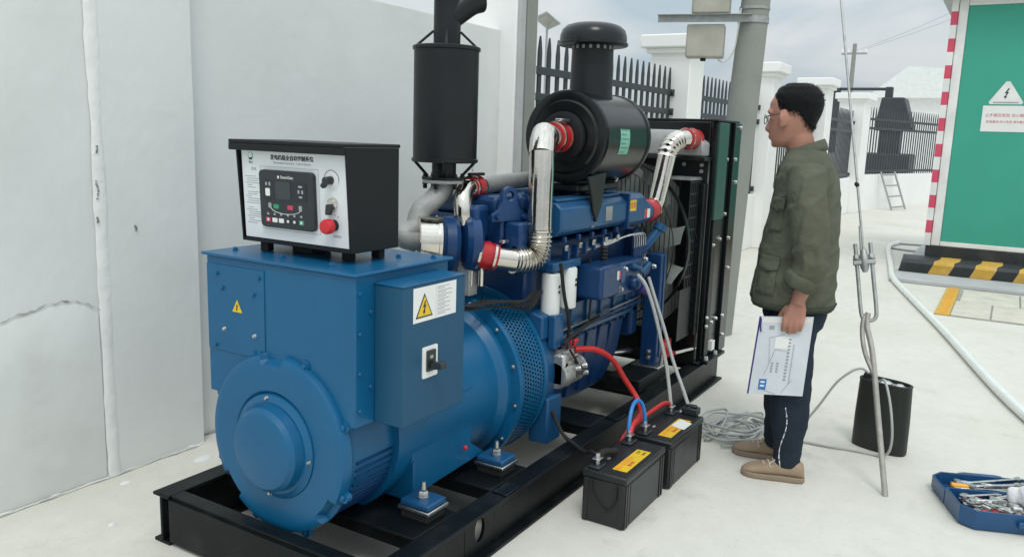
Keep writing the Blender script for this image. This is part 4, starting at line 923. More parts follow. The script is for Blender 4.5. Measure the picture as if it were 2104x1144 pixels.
# charge-air pipe from compressor, over the rear
e0 = Vector((2.64, 1.82, 1.075))
MB().tube(crom([e0, e0+Vector((0, .005, .06)), e0+Vector((.02, .02, .11)), e0+Vector((.06, .03, .135)), e0+Vector((.10, .035, .14))]), .036, 28).build('charge_pipe', 'chrome', GS)
MB().lathe(e0+Vector((.085, .035, .14)), (1, .15, 0), [(0, .040), (.012, .044), (.03, .041), (.05, .045), (.07, .041)], 28).build('charge_hose', 'hose', GS)
for t in (.09, .145): MB().lathe(e0+Vector((t, .036, .14)), (1, .15, 0), [(0, .0465), (.008, .0465)], 28).build('hose_clamp', 'chrome', GS)
MB().box(2.70, 2.80, 1.83, 1.85, 1.262, 1.274).build('clamp_screw', 'rubber', GS, .003)
MB().tube([e0+Vector((.13, .042, .14)), Vector((3.1, 1.90, 1.225)), Vector((3.9, 1.95, 1.235)), Vector((4.20, 1.97, 1.30))], .036, 24).build('charge_duct', 'castgrey', GS)
MB().lathe((3.70, 1.80, 1.195), (1, -.05, .05), [(0, .034), (.05, .038), (.10, .034)], 20).build('coolant_hose', 'hose', GS)
MB().box(3.62, 3.72, 1.70, 1.80, 1.17, 1.215).build('thermostat_housing', 'navy_light', GS, .012)
# charge-air outlet pipe up to the radiator tank
o0 = Vector((3.905, 1.578, 1.068)); o1 = Vector((3.99, 1.573, 1.075))
MB().lathe(o0, o1-o0, [(0, .052), (.012, .057), (.04, .054), (.055, .058), (.08, .052)], 30).build('outlet_hose', 'hose', GS)
MB().lathe(o0.lerp(o1, .8), o1-o0, [(0, .060), (.008, .060)], 30).build('hose_clamp', 'chrome', GS)
MB().tube([o1-Vector((.02, 0, 0)), Vector((4.005, 1.572, 1.085)), Vector((4.03, 1.567, 1.13))], .047, 28).build('pipe_elbow', 'chrome', GS, ang=30)
MB().tube([Vector((4.02, 1.569, 1.11)), Vector((4.05, 1.562, 1.20)), Vector((4.085, 1.548, 1.345))], .047, 32).build('riser_pipe', 'chrome', GS, ang=30)
q0 = Vector((4.085, 1.548, 1.345)); q3 = Vector((4.24, 1.510, 1.437))
MB().tube(bez(q0, q0+Vector((.01, -.005, .07)), q3-Vector((.07, -.015, 0)), q3, 80), lambda t: .049+(.0038*math.cos(t*2*math.pi*9) if t < .68 else 0), 30).build('corrugated_bend', 'chrome', GS, ang=60)
MB().lathe(q3-Vector((.01, 0, 0)), (1, -.1, 0), [(0, .052), (.012, .056), (.03, .053), (.05, .057), (.075, .053), (.13, .053)], 30).build('tank_hose', 'hose', GS)
for t in (.0, .07): MB().lathe(q3+Vector((t, -.1*t, 0)), (1, -.1, 0), [(0, .0585), (.007, .0585)], 30).build('hose_clamp', 'chrome', GS)
MB().lathe((3.655, AY-.02, AZ+.05), (1, 0, .1), [(0, .03), (.04, .034), (.08, .03)], 20).build('vent_hose', 'hose', GS)

# ---------------- radiator
RX0, RX1, RY0, RY1 = 4.41, 4.80, 1.40, 2.395
rd = MB(); rd.box(RX0+.03, RX1-.02, RY0+.03, RY1-.03, .19, 1.50); rd = rd.build('radiator', 'core', GS, .004)
for k in range(46): MB().box(RX0+.022, RX0+.0295, RY0+.06+k*.0195, RY0+.066+k*.0195, .36, 1.32).build('core_tube', 'castgrey', rd)
MB().box(RX0+.02, RX1, RY0, RY0+.028, .185, 1.535).build('side_panel', 'gloss', rd, .004)
MB().box(RX0+.02, RX1, RY1-.028, RY1, .185, 1.535).build('side_panel', 'gloss', rd, .004)
MB().box(RX0+.02, RX0+.19, RY0-.016, RY0-.001, 1.0, 1.53).build('side_flange', 'dkgreen', rd, .003)
MB().box(RX0+.03, RX0+.10, RY0-.014, RY0-.001, .22, .995).build('side_flange', 'zinc' if 0 else 'frame', rd, .003)
MB().box(RX1-.10, RX1+.02, RY0-.020, RY0-.001, .20, 1.535).build('corner_angle', 'gloss', rd, .003)
MB().box(RX0, RX1+.01, RY0-.01, RY1+.01, 1.5355, 1.547).build('top_plate', 'black', rd, .003)
MB().box(RX0-.03, RX1+.04, RY0-.005, RY1, .181, .197).build('bottom_plate', 'gloss', rd, .003)
# top tank front: sloped grey cover
tk = MB(); tk.ring([[(RX0-.10, RY0+.03, 1.345), (RX0-.10, RY1-.03, 1.345), (RX0+.03, RY1-.03, 1.345), (RX0+.03, RY0+.03, 1.345)], [(RX0-.10, RY0+.03, 1.42), (RX0-.10, RY1-.03, 1.42), (RX0+.03, RY1-.03, 1.42), (RX0+.03, RY0+.03, 1.42)], [(RX0-.06, RY0+.15, 1.485), (RX0-.06, RY1-.15, 1.485), (RX0+.03, RY1-.15, 1.485), (RX0+.03, RY0+.15, 1.485)]])
tk.build('header_tank', 'castgrey', rd, .01)
MB().box(RX0-.005, RX0+.029, RY0+.03, RY1-.03, 1.34, 1.53).build('tank_back', 'gloss', rd, .003)
MB().box(RX0-.125, RX0+.03, RY0+.012, RY1-.012, 1.325, 1.344).build('tank_ledge', 'gloss', rd, .003)
# shroud: flat plate with a round opening and a ring
sh = bmesh.new(); T = FR((RX0-.02, YC, .79), (0, -1, 0), (0, 0, 1))
def loop(p, z):
    vs = [sh.verts.new(T @ Vector((a, b_, z))) for a, b_ in p]; return vs, [sh.edges.new((vs[i], vs[(i+1) % len(vs)])) for i in range(len(vs))]
rect = [(-.47, -.58), (.47, -.58), (.47, .53), (-.47, .53)]; cir = [(.455*math.cos(2*math.pi*j/48), .02+.50*math.sin(2*math.pi*j/48)) for j in range(48)]
va, ea = loop(rect, 0); vb, eb = loop(cir, 0); bmesh.ops.triangle_fill(sh, edges=ea+eb, use_beauty=True)
me = bpy.data.meshes.new('fan_shroud'); sh.to_mesh(me); sh.free(); so = link('fan_shroud', me, 'black', rd, smooth=False); so.modifiers.new('thick', 'SOLIDIFY').thickness = .006
MB().lathe((RX0-.02, YC, .86), (-1, 0, 0), [(0.20, .472), (.23, .472), (.23, .462), (.20, .462)], 56, caps=False).build('shroud_ring', 'black', rd)
# wire guard bars over the fan
for k in range(33):
    y = YC-.43+k*.0262; h = math.sqrt(max(0, .43**2-(y-YC)**2))
    if h > .04: MB().tube([(4.045, y, .86-h), (4.045, y, .86+h)], .0026, 5).build('guard_wire', 'black', rd)
for r in (.15, .28, .43): MB().tube([(4.047, YC+r*math.cos(R(a)), .86+r*math.sin(R(a))) for a in range(0, 361, 10)], .003, 5).build('guard_ring', 'black', rd)
# slotted side guard beside the fan
GX0, GX1, GY = 4.20, 4.385, 1.452
sg_ = MB(); sg_.box(GX0-.06, GX1, GY-.004, GY, .36, .64); sg_.box(GX0+.125, GX1, GY-.004, GY, .64, 1.22)
for k in range(9):
    z0_ = .642+k*.064
    for j in range(5): sg_.box(GX0+j*.028, GX0+j*.028+.010, GY-.004, GY, z0_, z0_+.054)
    sg_.box(GX0, GX0+.125, GY-.004, GY, z0_+.054, z0_+.064)
sg_.build('fan_side_guard', 'black', rd)
MB().box(GX1-.04, GX1+.02, GY-.030, GY-.0045, .36, 1.20).build('guard_post', 'gloss', rd, .003)
for k in range(12): MB().box(GX0+.128, GX0+.142, GY-.012, GY-.0045, .40+k*.045, .428+k*.045).build('guard_tab', 'frame', rd, .002)
tg = MB(); tg.box(4.20, 4.39, GY-.004, 1.60, 1.222, 1.226)
for k in range(6): tg.box(4.21+k*.030, 4.222+k*.030, GY, 1.59, 1.2262, 1.236)
tg.build('guard_grille', 'zinc', rd)
MB().box(4.335, 4.388, 1.458, 1.56, .60, 1.2215).build('expansion_box', 'gloss', rd, .006)
MB().tube([(4.18, 1.47, .285), (4.40, 1.43, .275)], .013, 12).build('drain_pipe', 'chrome', rd)
MB().tube([(3.78, 1.66, .34), (3.93, 1.62, .33)], .013, 12).build('drain_pipe', 'chrome', en)
MB().box(4.08, 4.22, 1.50, 1.53, .25, .36, Matrix.Identity(4)).build('red_tag', 'red', rd, .01)
MB().box(RX0-.04, RX0-.021, RY0+.02, RY1-.02, .2, .36).build('lower_skirt', 'gloss', rd, .003)
for x, z in ((4.62, 1.33), (4.72, 1.33), (4.78, 1.51), (4.60, .88), (4.70, .88), (4.74, .70), (4.56, .40), (4.64, .41), (4.70, .42), (4.73, .30), (4.76, 1.20), (4.66, 1.02)): hexbolt('bolt', (x, RY0-.0205 if x > 4.69 else RY0-.0165 if z > 1 and x < 4.6 else RY0-.001, z), (0, -1, 0), .010, .012, 'steel', rd)
for y, z in ((1.46, 1.30), (1.56, 1.30), (1.46, 1.265)): hexbolt('bolt', (RX0-.0205, y, z), (-1, 0, 0), .009, .012, 'steel', rd)
for x, z in ((4.45, .86), (4.43, .45), (4.43, .40)): hexbolt('bolt', (x, RY0-.0145, z), (0, -1, 0), .009, .011, 'steel', rd)
MB().box(4.55, 4.60, RY0-.024, RY0-.001, .235, .29).build('white_tag', 'paper', rd)
MB().box(4.42, 4.75, RY0-.045, RY0-.001, .1815, .2).build('foot_flange', 'frame', rd, .003)
for x in (4.45, 4.62): hexbolt('bolt', (x, RY0-.024, .2005), (0, 0, 1), .013, .02, 'steel', rd)

# ---------------- starter motor
st = MB().lathe((2.935, 1.545, .440), (1, 0, 0), [(0, .055), (.02, .062), (.06, .062), (.065, .055), (.20, .055), (.21, .045), (.215, .03)], 28).build('starter_motor', 'alu', GS, ang=30)
MB().lathe((2.95, 1.535, .520), (1, 0, 0), [(0, .030), (.08, .030), (.085, .026), (.10, .022)], 20).build('solenoid', 'alu', st)
MB().box(2.935, 2.98, 1.50, 1.60, .395, .535).build('starter_nose', 'alu', st, .012)
for x, y, z in ((3.06, 1.53, .530), (3.06, 1.525, .510), (3.01, 1.482, .465), (3.07, 1.482, .465), (3.10, 1.49, .425)): hexbolt('bolt', (x, y, z), (.4, -1, .2), .010, .018, 'steel', st)
MB().box(3.02, 3.12, 1.4845, 1.4895, .425, .462).build('starter_plate', 'plastic', st)
for k in range(5): MB().lathe((2.99+k*.028, 1.545, .440), (1, 0, 0), [(0, .060), (.010, .060)], 24).build('starter_fin', 'alu', st)
MB().box(2.94, 3.08, 1.50, 1.53, .478, .50).build('starter_strap', 'alu', st, .004)
MB().tube([(2.98, 1.50, .55), (3.02, 1.49, .50), (3.06, 1.50, .47)], .006, 6).build('starter_lead', 'rubber', st)
rw = random.Random(5)
for k in range(6):
    a = Vector((3.01+rw.uniform(-.03, .04), 1.515, .55)); MB().tube(crom([a, a+Vector((rw.uniform(-.03, .03), -.01, .03)), a+Vector((rw.uniform(-.04, .04), .02, .02)), a+Vector((rw.uniform(-.05, .05), .05, .0))]), .0035, 6).build('red_wire', 'red' if k < 4 else 'rubber', st)
MB().tube(crom([(2.96, 1.52, .575), (3.05, 1.53, .59), (3.2, 1.55, .60), (3.4, 1.57, .61)]), .009, 10).build('wire_loom', 'rubber', GS)
for k in range(6):
    o = Vector((0, rw.uniform(-.02, .02), rw.uniform(-.008, .012)))
    MB().tube(crom([Vector((2.20, 1.66, .86))+o, Vector((2.45, 1.67+.02*(k % 3), .79))+o, Vector((2.62, 1.68, .775))+o*1.4, Vector((2.74, 1.66-.012*k, .755+.004*k))+o, Vector((2.84, 1.62, .735+.012*k)), Vector((2.90, 1.60, .80))]), .0048, 6).build('wire_loom', 'rubber', GS)


# ================================================================== BATTERIES AND LEADS
def battery(x0, x1, y0, y1, label, white):
    h = .205; t = thing('battery', ((x0+x1)/2, (y0+y1)/2, 0), label, 'battery', 'starter batteries')
    MB().box(x0, x1, y0, y1, 0, h-.028).build('case', 'battery', t, .006)
    MB().box(x0-.004, x1+.004, y0-.004, y1+.004, h-.0275, h).build('lid', 'battery', t, .006)
    # pilaster ribs at the corners and the long inset panel
    for xa in (x0+.004, x0+.022, x1-.042, x1-.018):
        MB().box(xa, xa+.012, y0-.0035, y0-.0002, .004, h-.03).build('corner_rib', 'battery', t, .0015)
    MB().box(x0+.05, x1-.055, y0-.0016, y0-.0002, .012, h-.036).build('side_panel', 'plastic', t, .001)
    for yb in (y0+.006, y1-.024): MB().box(x0-.0035, x0-.0002, yb, yb+.018, .004, h-.03).build('corner_rib', 'battery', t, .0015)
    hp = crom([(x0-.004, y0+.035, h-.032), (x0-.012, y0+.038, h-.10), (x0-.014, (y0+y1)/2-.01, h-.145), (x0-.012, y1-.045, h-.09), (x0-.004, y1-.04, h-.032)])
    MB().tube(hp, .0035, 6).build('rope_handle', 'rubber', t)
    for x in (x0+.045, x1-.045):
        MB().box(x-.034, x+.034, y1-.060, y1-.012, h+.0002, h+.010).build('terminal_pad', 'plastic', t, .004)
        MB().cyl((x, y1-.036, h+.010), (x, y1-.036, h+.030), .010, .009, 14).build('terminal_post', 'steel', t)
        MB().box(x-.020, x+.020, y1-.052, y1-.020, h+.0305, h+.036).build('cable_lug', 'steel', t, .002)
        hexbolt('terminal_nut', (x, y1-.036, h+.0362), (0, 0, 1), .009, .014, 'steel', t)
    lx0, lx1, ly0, ly1 = x0+.055, x1-.095, y0+.022, y0+.080
    lb = MB().box(lx0, lx1, ly0, ly1, h+.0002, h+.0012).build('amber_label', 'yellow', t)
    MB().box(lx0+.004, lx0+.15, ly0+.032, ly1-.004, h+.0014, h+.0018).build('label_print', 'amber', lb)
    TL = FR((lx1-.035, (ly0+ly1)/2, h+.0016), (1, 0, 0), (0, 1, 0))
    text('label_print', '蓄电池', .018, TL @ Matrix.Translation((-.12, -.012, 0)), 'redink', lb)
    text('label_print', '12V', .020, TL @ Matrix.Translation((.005, .011, 0)), 'ink', lb); text('label_print', '100Ah', .014, TL @ Matrix.Translation((.003, -.012, 0)), 'ink', lb)
    if white: MB().add([(lx0+.12, ly0-.012, h+.0022), (lx0+.215, ly0-.016, h+.003), (lx0+.235, ly0+.044, h+.005), (lx0+.14, ly0+.052, h+.0026)], [(0, 1, 2, 3)]).build('white_tag', 'paper', t)
    MB().box(x0+.13, x0+.15, y1-.045, y1-.035, h+.0002, h+.003).build('lid_mark', 'greyink', t)
    return t
battery(2.645, 3.035, 1.078, 1.252, 'black car battery with orange label, the nearer of the pair', False)
battery(3.088, 3.488, 1.070, 1.242, 'black car battery with a white tag over its orange label', True)
BT = .24
def cable(pts, r, m, label, cat='cable', n=8): return tag(MB().tube(crom(pts, 8), r, n).build('cable', m), label, cat)
cable([(3.055, 1.515, .535), (3.14, 1.455, .525), (3.22, 1.41, .47), (3.27, 1.37, .38), (3.28, 1.31, .30), (3.20, 1.255, .27), (3.08, 1.225, .275), (3.02, 1.218, .268), (2.992, 1.216, BT)], .0125, 'redcable', 'thick red cable from the starter to the nearer battery')
cable([(2.995, 1.222, BT), (3.01, 1.228, .285), (3.05, 1.235, .335), (3.095, 1.235, .352), (3.125, 1.225, .335), (3.133, 1.212, .29), (3.133, 1.207, BT)], .0085, 'bluecable', 'short blue jumper cable arching between the two batteries')
cable([(3.445, 1.21, BT), (3.40, 1.222, .262), (3.30, 1.245, .245), (3.20, 1.262, .225), (3.10, 1.275, .20), (3.06, 1.285, .16)], .0095, 'redcable', 'red cable running along the farther battery top')
cable([(2.90, 1.53, .30), (2.885, 1.47, .22), (2.86, 1.40, .195), (2.80, 1.32, .20), (2.75, 1.27, .23), (2.70, 1.222, BT)], .0085, 'rubber', 'black cable from the engine to the nearer battery')
for x in (2.695, 2.72): MB()
cable([(3.56, 1.455, .80), (3.55, 1.41, .76), (3.54, 1.36, .66), (3.53, 1.31, .52), (3.52, 1.27, .40), (3.48, 1.235, .31), (3.452, 1.215, .26), (3.447, 1.210, BT)], .0085, 'greycable', 'left of two grey cables hanging from the engine to the battery')
cable([(3.70, 1.455, .77), (3.68, 1.41, .68), (3.65, 1.34, .54), (3.61, 1.27, .40), (3.56, 1.20, .30), (3.50, 1.15, .25), (3.475, 1.125, .225)], .0085, 'greycable', 'right of two grey cables hanging from the engine to the battery')
tag(MB().box(3.462, 3.515, 1.09, 1.165, .2055, .238).box(3.475, 3.50, 1.10, 1.15, .238, .25).build('junction_plug', 'plastic', None, .005), 'dark plug on the far end of the farther battery', 'plug')
tag(MB().tube(crom([(2.702, 1.216, .243), (2.735, 1.215, .248), (2.78, 1.212, .236), (2.83, 1.205, .222)]), .013, 10).build('terminal_boot', 'rubber'), 'black rubber boot on the nearer battery terminal', 'boot')

# ================================================================== FIELD CAN, COIL
cn_ = thing('oval_can', (4.14, .40, 0), 'dark olive oval metal can standing on the ground behind the guy rod', 'can')
la = Vector((-.265, -.964, 0)).normalized(); wa = Vector((la.y, -la.x, 0))
def oval(cx, cy, z, a, b_, n=40): return [Vector((cx, cy, z))+la*a*math.copysign(abs(math.cos(2*math.pi*j/n))**.8, math.cos(2*math.pi*j/n))+wa*b_*math.copysign(abs(math.sin(2*math.pi*j/n))**.8, math.sin(2*math.pi*j/n)) for j in range(n)]
MB().ring([oval(4.142, .402, z, a, b_) for z, a, b_ in ((0, .124, .058), (.012, .127, .061), (.16, .126, .060), (.325, .120, .056), (.333, .122, .058), (.337, .120, .056), (.337, .112, .048), (.318, .110, .046))]).build('body', 'olivecan', cn_, ang=30)
MB().ring([oval(4.142, .402, z, .109, .045) for z in (.3185, .322)]).build('lid', 'castgrey', cn_)
c_ = Vector((4.142, .402, .322))
for k, (t, w_, hh_) in enumerate(((-.07, .022, .02), (0, .03, .016), (.065, .022, .014))): MB().lathe(c_+la*t, (0, 0, 1), [(0, w_), (hh_*.5, w_), (hh_, w_*.6)], 16).build('terminal_knob', 'steel' if k else 'rubber', cn_)
MB().box(-.02, .02, -.02, .02, 0, .035, Matrix.Translation(c_-la*.085)).build('cable_gland', 'rubber', cn_, .004)
cable([(4.0, .85, .01), (4.02, .77, .04), (4.08, .69, .16), (4.12, .62, .29), (4.14, .56, .355), (4.155, .52, .375), (4.16, .495, .365), (4.163, .483, .35)], .006, 'greycable', 'grey cable arching up to the top of the olive can')
cable([(4.10, .425, .345), (4.055, .40, .36), (4.01, .37, .30), (3.985, .345, .20), (3.985, .335, .10), (4.0, .35, .03), (4.02, .40, .008), (4.02, .50, .007), (4.0, .62, .007), (3.99, .80, .007), (3.98, .90, .007)], .006, 'greycable', 'grey cable drooping in a loop in front of the olive can')
rc = random.Random(11); pts = []
for k in range(7):
    cx, cy = 3.97+rc.uniform(-.10, .12), 1.03+rc.uniform(-.06, .06); ra, rb = rc.uniform(.12, .30), rc.uniform(.08, .17); ph = rc.uniform(0, 6.28)
    for j in range(9):
        a = ph+2*math.pi*j/9; pts.append((cx+ra*math.cos(a)*rc.uniform(.8, 1.15), cy+rb*math.sin(a)*rc.uniform(.8, 1.15), .008+.0045*k+.010*rc.random()))
tag(MB().tube(crom(pts+[(3.99, .86, .01)], 4), .006, 7).build('cable_coil', 'greycable'), 'tangled coil of pale grey cable on the ground behind the batteries', 'cable coil')

# ================================================================== TOOL CASE
U = Vector((-.93, -.36, 0)).normalized(); V = Vector((.36, -.93, 0)).normalized(); H0 = Vector((3.615, .088, 0))
tcs = thing('tool_case', H0, 'open blue plastic tool case full of hand tools', 'tool case')
def tray(name, u0, u1, L, h, ch, zb, sgn):
    """open tray between hinge side u0 and far side u1, corners chamfered on the far side"""
    def outl(i): 
        a0, a1 = (u0+i*sgn), (u1-i*sgn)
        return [(a0, i), (a0, L-i), (a1-ch*sgn, L-i), (a1, L-ch-i*.4), (a1, ch+i*.4), (a1-ch*sgn, i)]
    T = lambda p, z: H0+U*p[0]+V*p[1]+Vector((0, 0, z))
    b = MB(); o, i = outl(0), outl(.006); n = len(o)
    b.ring([[T(p, zb) for p in outl(.008)], [T(p, zb+.012) for p in o], [T(p, h) for p in o], [T(p, h) for p in i], [T(p, zb+.008) for p in i]], caps=True)
    return b.build(name, 'toolcase', tcs, .002)
tray('base_tray', .004, .215, .46, .082, .045, .001, 1)
lidt = tray('lid_tray', -.004, -.205, .46, .066, .045, .001, -1)
for k in (.08, .36): MB().cyl(H0+V*k+Vector((0, 0, .068)), H0+V*(k+.05)+Vector((0, 0, .068)), .005, n=10).build('hinge', 'toolin', tcs)
def TT_(u, v, z): return H0+U*u+V*v+Vector((0, 0, z))
MB().tube([TT_(-.200, .12, .05), TT_(-.225, .13, .052), TT_(-.232, .15, .052), TT_(-.232, .27, .052), TT_(-.225, .29, .052), TT_(-.200, .30, .05)], .010, 10).build('carry_handle', 'toolcase', tcs)
MB().box(-.07, .07, -.012, .012, -.004, .014, Matrix.Translation(TT_(.218, .26, .045)) @ FR((0, 0, 0), V, (0, 0, 1))).build('latch', 'toolcase', tcs, .003)
def tool(kind, p, ang, L, label, tilt=0., m2=None):
    d = (V*math.cos(R(ang))+U*math.sin(R(ang))); d = (d+Vector((0, 0, tilt))).normalized(); p = TT_(*p); q = p+d*L
    t = thing(kind, p, label, kind.replace('_', ' '), 'hand tools in the blue case')
    sd_ = d.cross(Vector((0, 0, 1))).normalized()
    if kind == 'wrench':
        MB().box(0, L, -.006, .006, -.003, .003, FR(p, d, sd_)).build('shank', 'tool', t, .002)
        MB().lathe(p-Vector((0, 0, .004)), (0, 0, 1), [(0, .014), (.008, .014)], 14).build('ring_end', 'tool', t)
        f = FR(q, d, sd_); MB().prism([(-.01, -.010), (.006, -.014), (.018, -.009), (.008, -.004), (.008, .004), (.018, .009), (.006, .014), (-.01, .010)], f @ Matrix.Translation((0, 0, -.004)), .008).build('jaw', 'tool', t)
    elif kind == 'screwdriver':
        MB().lathe(p, d, [(0, .008), (.004, .012), (.05, .011), (.075, .012), (.09, .007)], 12).build('handle', m2, t)
        MB().lathe(p+d*.088, d, [(0, .0035), (L-.09, .003)], 8).build('blade', 'tool', t)
    elif kind == 'pliers':
        for s in (-1, 1):
            MB().tube(crom([p+sd_*.022*s, p+d*L*.3+sd_*.020*s, p+d*L*.62+sd_*.004*s]), .007, 8).build('grip', m2, t)
            MB().tube([p+d*L*.62+sd_*.004*s, p+d*L*.8+sd_*.010*s, q+sd_*.002*s], .006, 8).build('jaw', 'tool', t)
    else:
        MB().lathe(p, d, [(0, .011), (L*.5, .012), (L*.52, .014), (L, .014)], 14).build('body', m2 or 'tool', t)
    return t
tool('screwdriver', (-.115, .06, .045), 4, .30, 'yellow handled screwdriver at the back of the lid tray', 0, 'amber')
tool('screwdriver', (-.085, .40, .04), 178, .24, 'yellow handled screwdriver pointing left in the lid tray', 0, 'amber')
for i, (u, v, z, a, L, tl) in enumerate(((-.075, .07, .035, -3, .30, 0), (-.055, .08, .040, 2, .28, .02), (-.040, .10, .034, -6, .24, 0), (-.13, .10, .05, -16, .26, .06), (-.10, .14, .055, -8, .18, .08), (-.025, .12, .034, 1, .26, 0))):
    tool('wrench', (u, v, z), a, L, 'long steel spanner lying among others in the lid tray', tl)
for i, (u, v, z, a, L, tl) in enumerate(((.05, .05, .055, 18, .20, .02), (.07, .06, .06, 38, .17, 0), (.10, .05, .055, 10, .22, .05), (.13, .08, .05, -12, .18, .06), (.09, .13, .065, 25, .20, 0), (.15, .12, .05, 4, .16, .1), (.06, .16, .07, -20, .16, .05), (.17, .18, .06, -5, .18, .0))):
    tool('wrench', (u, v, z), a, L, 'steel spanner in the loose pile in the base tray', tl)
for i, (u, v, z, a) in enumerate(((.12, .10, .06, 60), (.16, .06, .055, 100), (.08, .20, .065, 140), (.18, .24, .06, 20), (.05, .10, .06, 80), (.15, .17, .065, 70))):
    tool('socket', (u, v, z), a, .04, 'small steel socket in the loose pile in the base tray')
rt = random.Random(21)
for i in range(14):
    tool('wrench', (rt.uniform(.03, .17), rt.uniform(.04, .30), rt.uniform(.045, .075)), rt.uniform(-40, 60), rt.uniform(.09, .16), 'steel spanner in the loose pile in the base tray', rt.uniform(0, .12))
for i in range(10):
    tool('socket', (rt.uniform(.03, .18), rt.uniform(.05, .32), rt.uniform(.05, .072)), rt.uniform(0, 180), rt.uniform(.025, .05), 'small steel socket in the loose pile in the base tray')
for i in range(5):
    tool('wrench', (rt.uniform(-.17, -.03), rt.uniform(.05, .14), rt.uniform(.03, .055)), rt.uniform(-12, 8), rt.uniform(.18, .28), 'long steel spanner lying among others in the lid tray', rt.uniform(0, .06))
tool('pliers', (.045, .05, .055), 12, .17, 'dark red handled pliers at the back left of the base tray', .02, 'pinkband')
tool('pliers', (.175, .09, .055), -8, .16, 'red handled pliers at the front edge of the base tray', .02, 'red')
tool('pliers', (.165, .21, .06), -20, .16, 'pink red handled pliers beside the white glove', .02, 'pink')
gl = MB()
for k, (u, v, du, dv, L, r) in enumerate(((.06, .24, .35, .9, .10, .014), (.075, .235, .55, .8, .11, .014), (.09, .235, .75, .65, .10, .013), (.045, .27, .1, 1, .08, .014))):
    d = (U*du+V*dv).normalized(); p = TT_(u, v, .085); gl.tube(crom([p-d*.03, p+d*.03+Vector((0, 0, .012)), p+d*L+Vector((0, 0, .004))]), lambda t, r=r: r*(1.1-.3*t), 10)
d = (U*.55+V*.8).normalized()
gl.tube(crom([TT_(.055, .215, .088), TT_(.085, .27, .105), TT_(.14, .33, .10), TT_(.20, .37, .095), TT_(.235, .39, .055), TT_(.245, .395, .02)]), lambda t: .030+.020*math.sin(math.pi*min(1, t*1.2))+.004*math.sin(t*40), 18)
me_g = gl

# ================================================================== helper: voxel remesh
def remesh(mb, name, m, parent, vox, sm=4, fac=.5, deform=None):
    me = bpy.data.meshes.new('t'); me.from_pydata(mb.v, [], mb.f); me.update()
    o = bpy.data.objects.new('t', me); col.objects.link(o)
    r = o.modifiers.new('r', 'REMESH'); r.mode = 'VOXEL'; r.voxel_size = vox; r.use_smooth_shade = True
    if sm: s = o.modifiers.new('s', 'SMOOTH'); s.iterations = sm; s.factor = fac
    dg = bpy.context.evaluated_depsgraph_get(); nm = bpy.data.meshes.new_from_object(o.evaluated_get(dg)); bpy.data.objects.remove(o); nm.name = name
    if deform:
        nv_all = len(nm.vertices); cc = [0.]*(3*nv_all); nn_ = [0.]*(3*nv_all)
        nm.vertices.foreach_get('co', cc); nm.vertex_normals.foreach_get('vector', nn_)
        for i in range(0, 3*nv_all, 3):
            cc[i:i+3] = deform(Vector(cc[i:i+3]), Vector(nn_[i:i+3]))
        nm.vertices.foreach_set('co', cc)
    nm.update()
    return link(name, nm, m, parent, ang=180)
gv = remesh(me_g, 'work_glove', 'glove', None, .004, 3, deform=lambda p, n: p+n*.0022*noise.noise(p*55))
tag(gv, 'white cotton work glove draped over the tool case', 'glove')

# ================================================================== PERSON
PE = thing('person', (3.60, .785, 0), 'person in olive jacket, dark trousers and glasses, standing and watching the engine', 'person')
PE.rotation_euler.z = R(100); LOCAL.append(PE)
def interp(tab, z):
    if z <= tab[0][0]: return tab[0][1:]
    for a, b_ in zip(tab, tab[1:]):
        if z <= b_[0]:
            t = (z-a[0])/(b_[0]-a[0]); t = t*t*(3-2*t)*.5+t*.5; return tuple(x+(y-x)*t for x, y in zip(a[1:], b_[1:]))
    return tab[-1][1:]
def sring(z, fr, bk, hw, n=40, p=2.3, yo=0., dz=0.):
    cx, a = (fr+bk)/2, (fr-bk)/2; o = []
    for j in range(n):
        t = 2*math.pi*j/n; c, s = math.cos(t), math.sin(t)
        o.append(Vector((cx+a*math.copysign(abs(c)**(2/p), c), yo+hw*math.copysign(abs(s)**(2/p), s), z+dz*c)))
    return o
def loft(mb, tab, steps=40, n=40, p=2.3, yo=0.):
    z0, z1 = tab[0][0], tab[-1][0]
    mb.ring([sring(z0+(z1-z0)*i/steps, *interp(tab, z0+(z1-z0)*i/steps), n=n, p=p, yo=yo) for i in range(steps+1)])
def limb(mb, pts, n=20, per=8):
    """pts: (x, y, z, r) swept with varying radius"""
    P = crom([p[:3] for p in pts], per); rr = [p[3] for p in pts]; m = len(P)-1
    def rad(t):
        f = t*(len(rr)-1); i = min(int(f), len(rr)-2); k = f-i; return rr[i]*(1-k)+rr[i+1]*k
    mb.tube(P, rad, n)
HEAD = [(1.414, .092, .035, .022), (1.422, .102, .012, .040), (1.440, .114, -.018, .053), (1.462, .119, -.040, .061), (1.490, .121, -.052, .067), (1.515, .122, -.060, .071), (1.540, .123, -.067, .074), (1.565, .131, -.071, .076), (1.595, .130, -.072, .076), (1.625, .116, -.064, .071), (1.650, .088, -.045, .058), (1.664, .055, -.018, .035), (1.668, .03, .0, .012)]
hd = MB(); loft(hd, HEAD, 60, 48, 2.15)
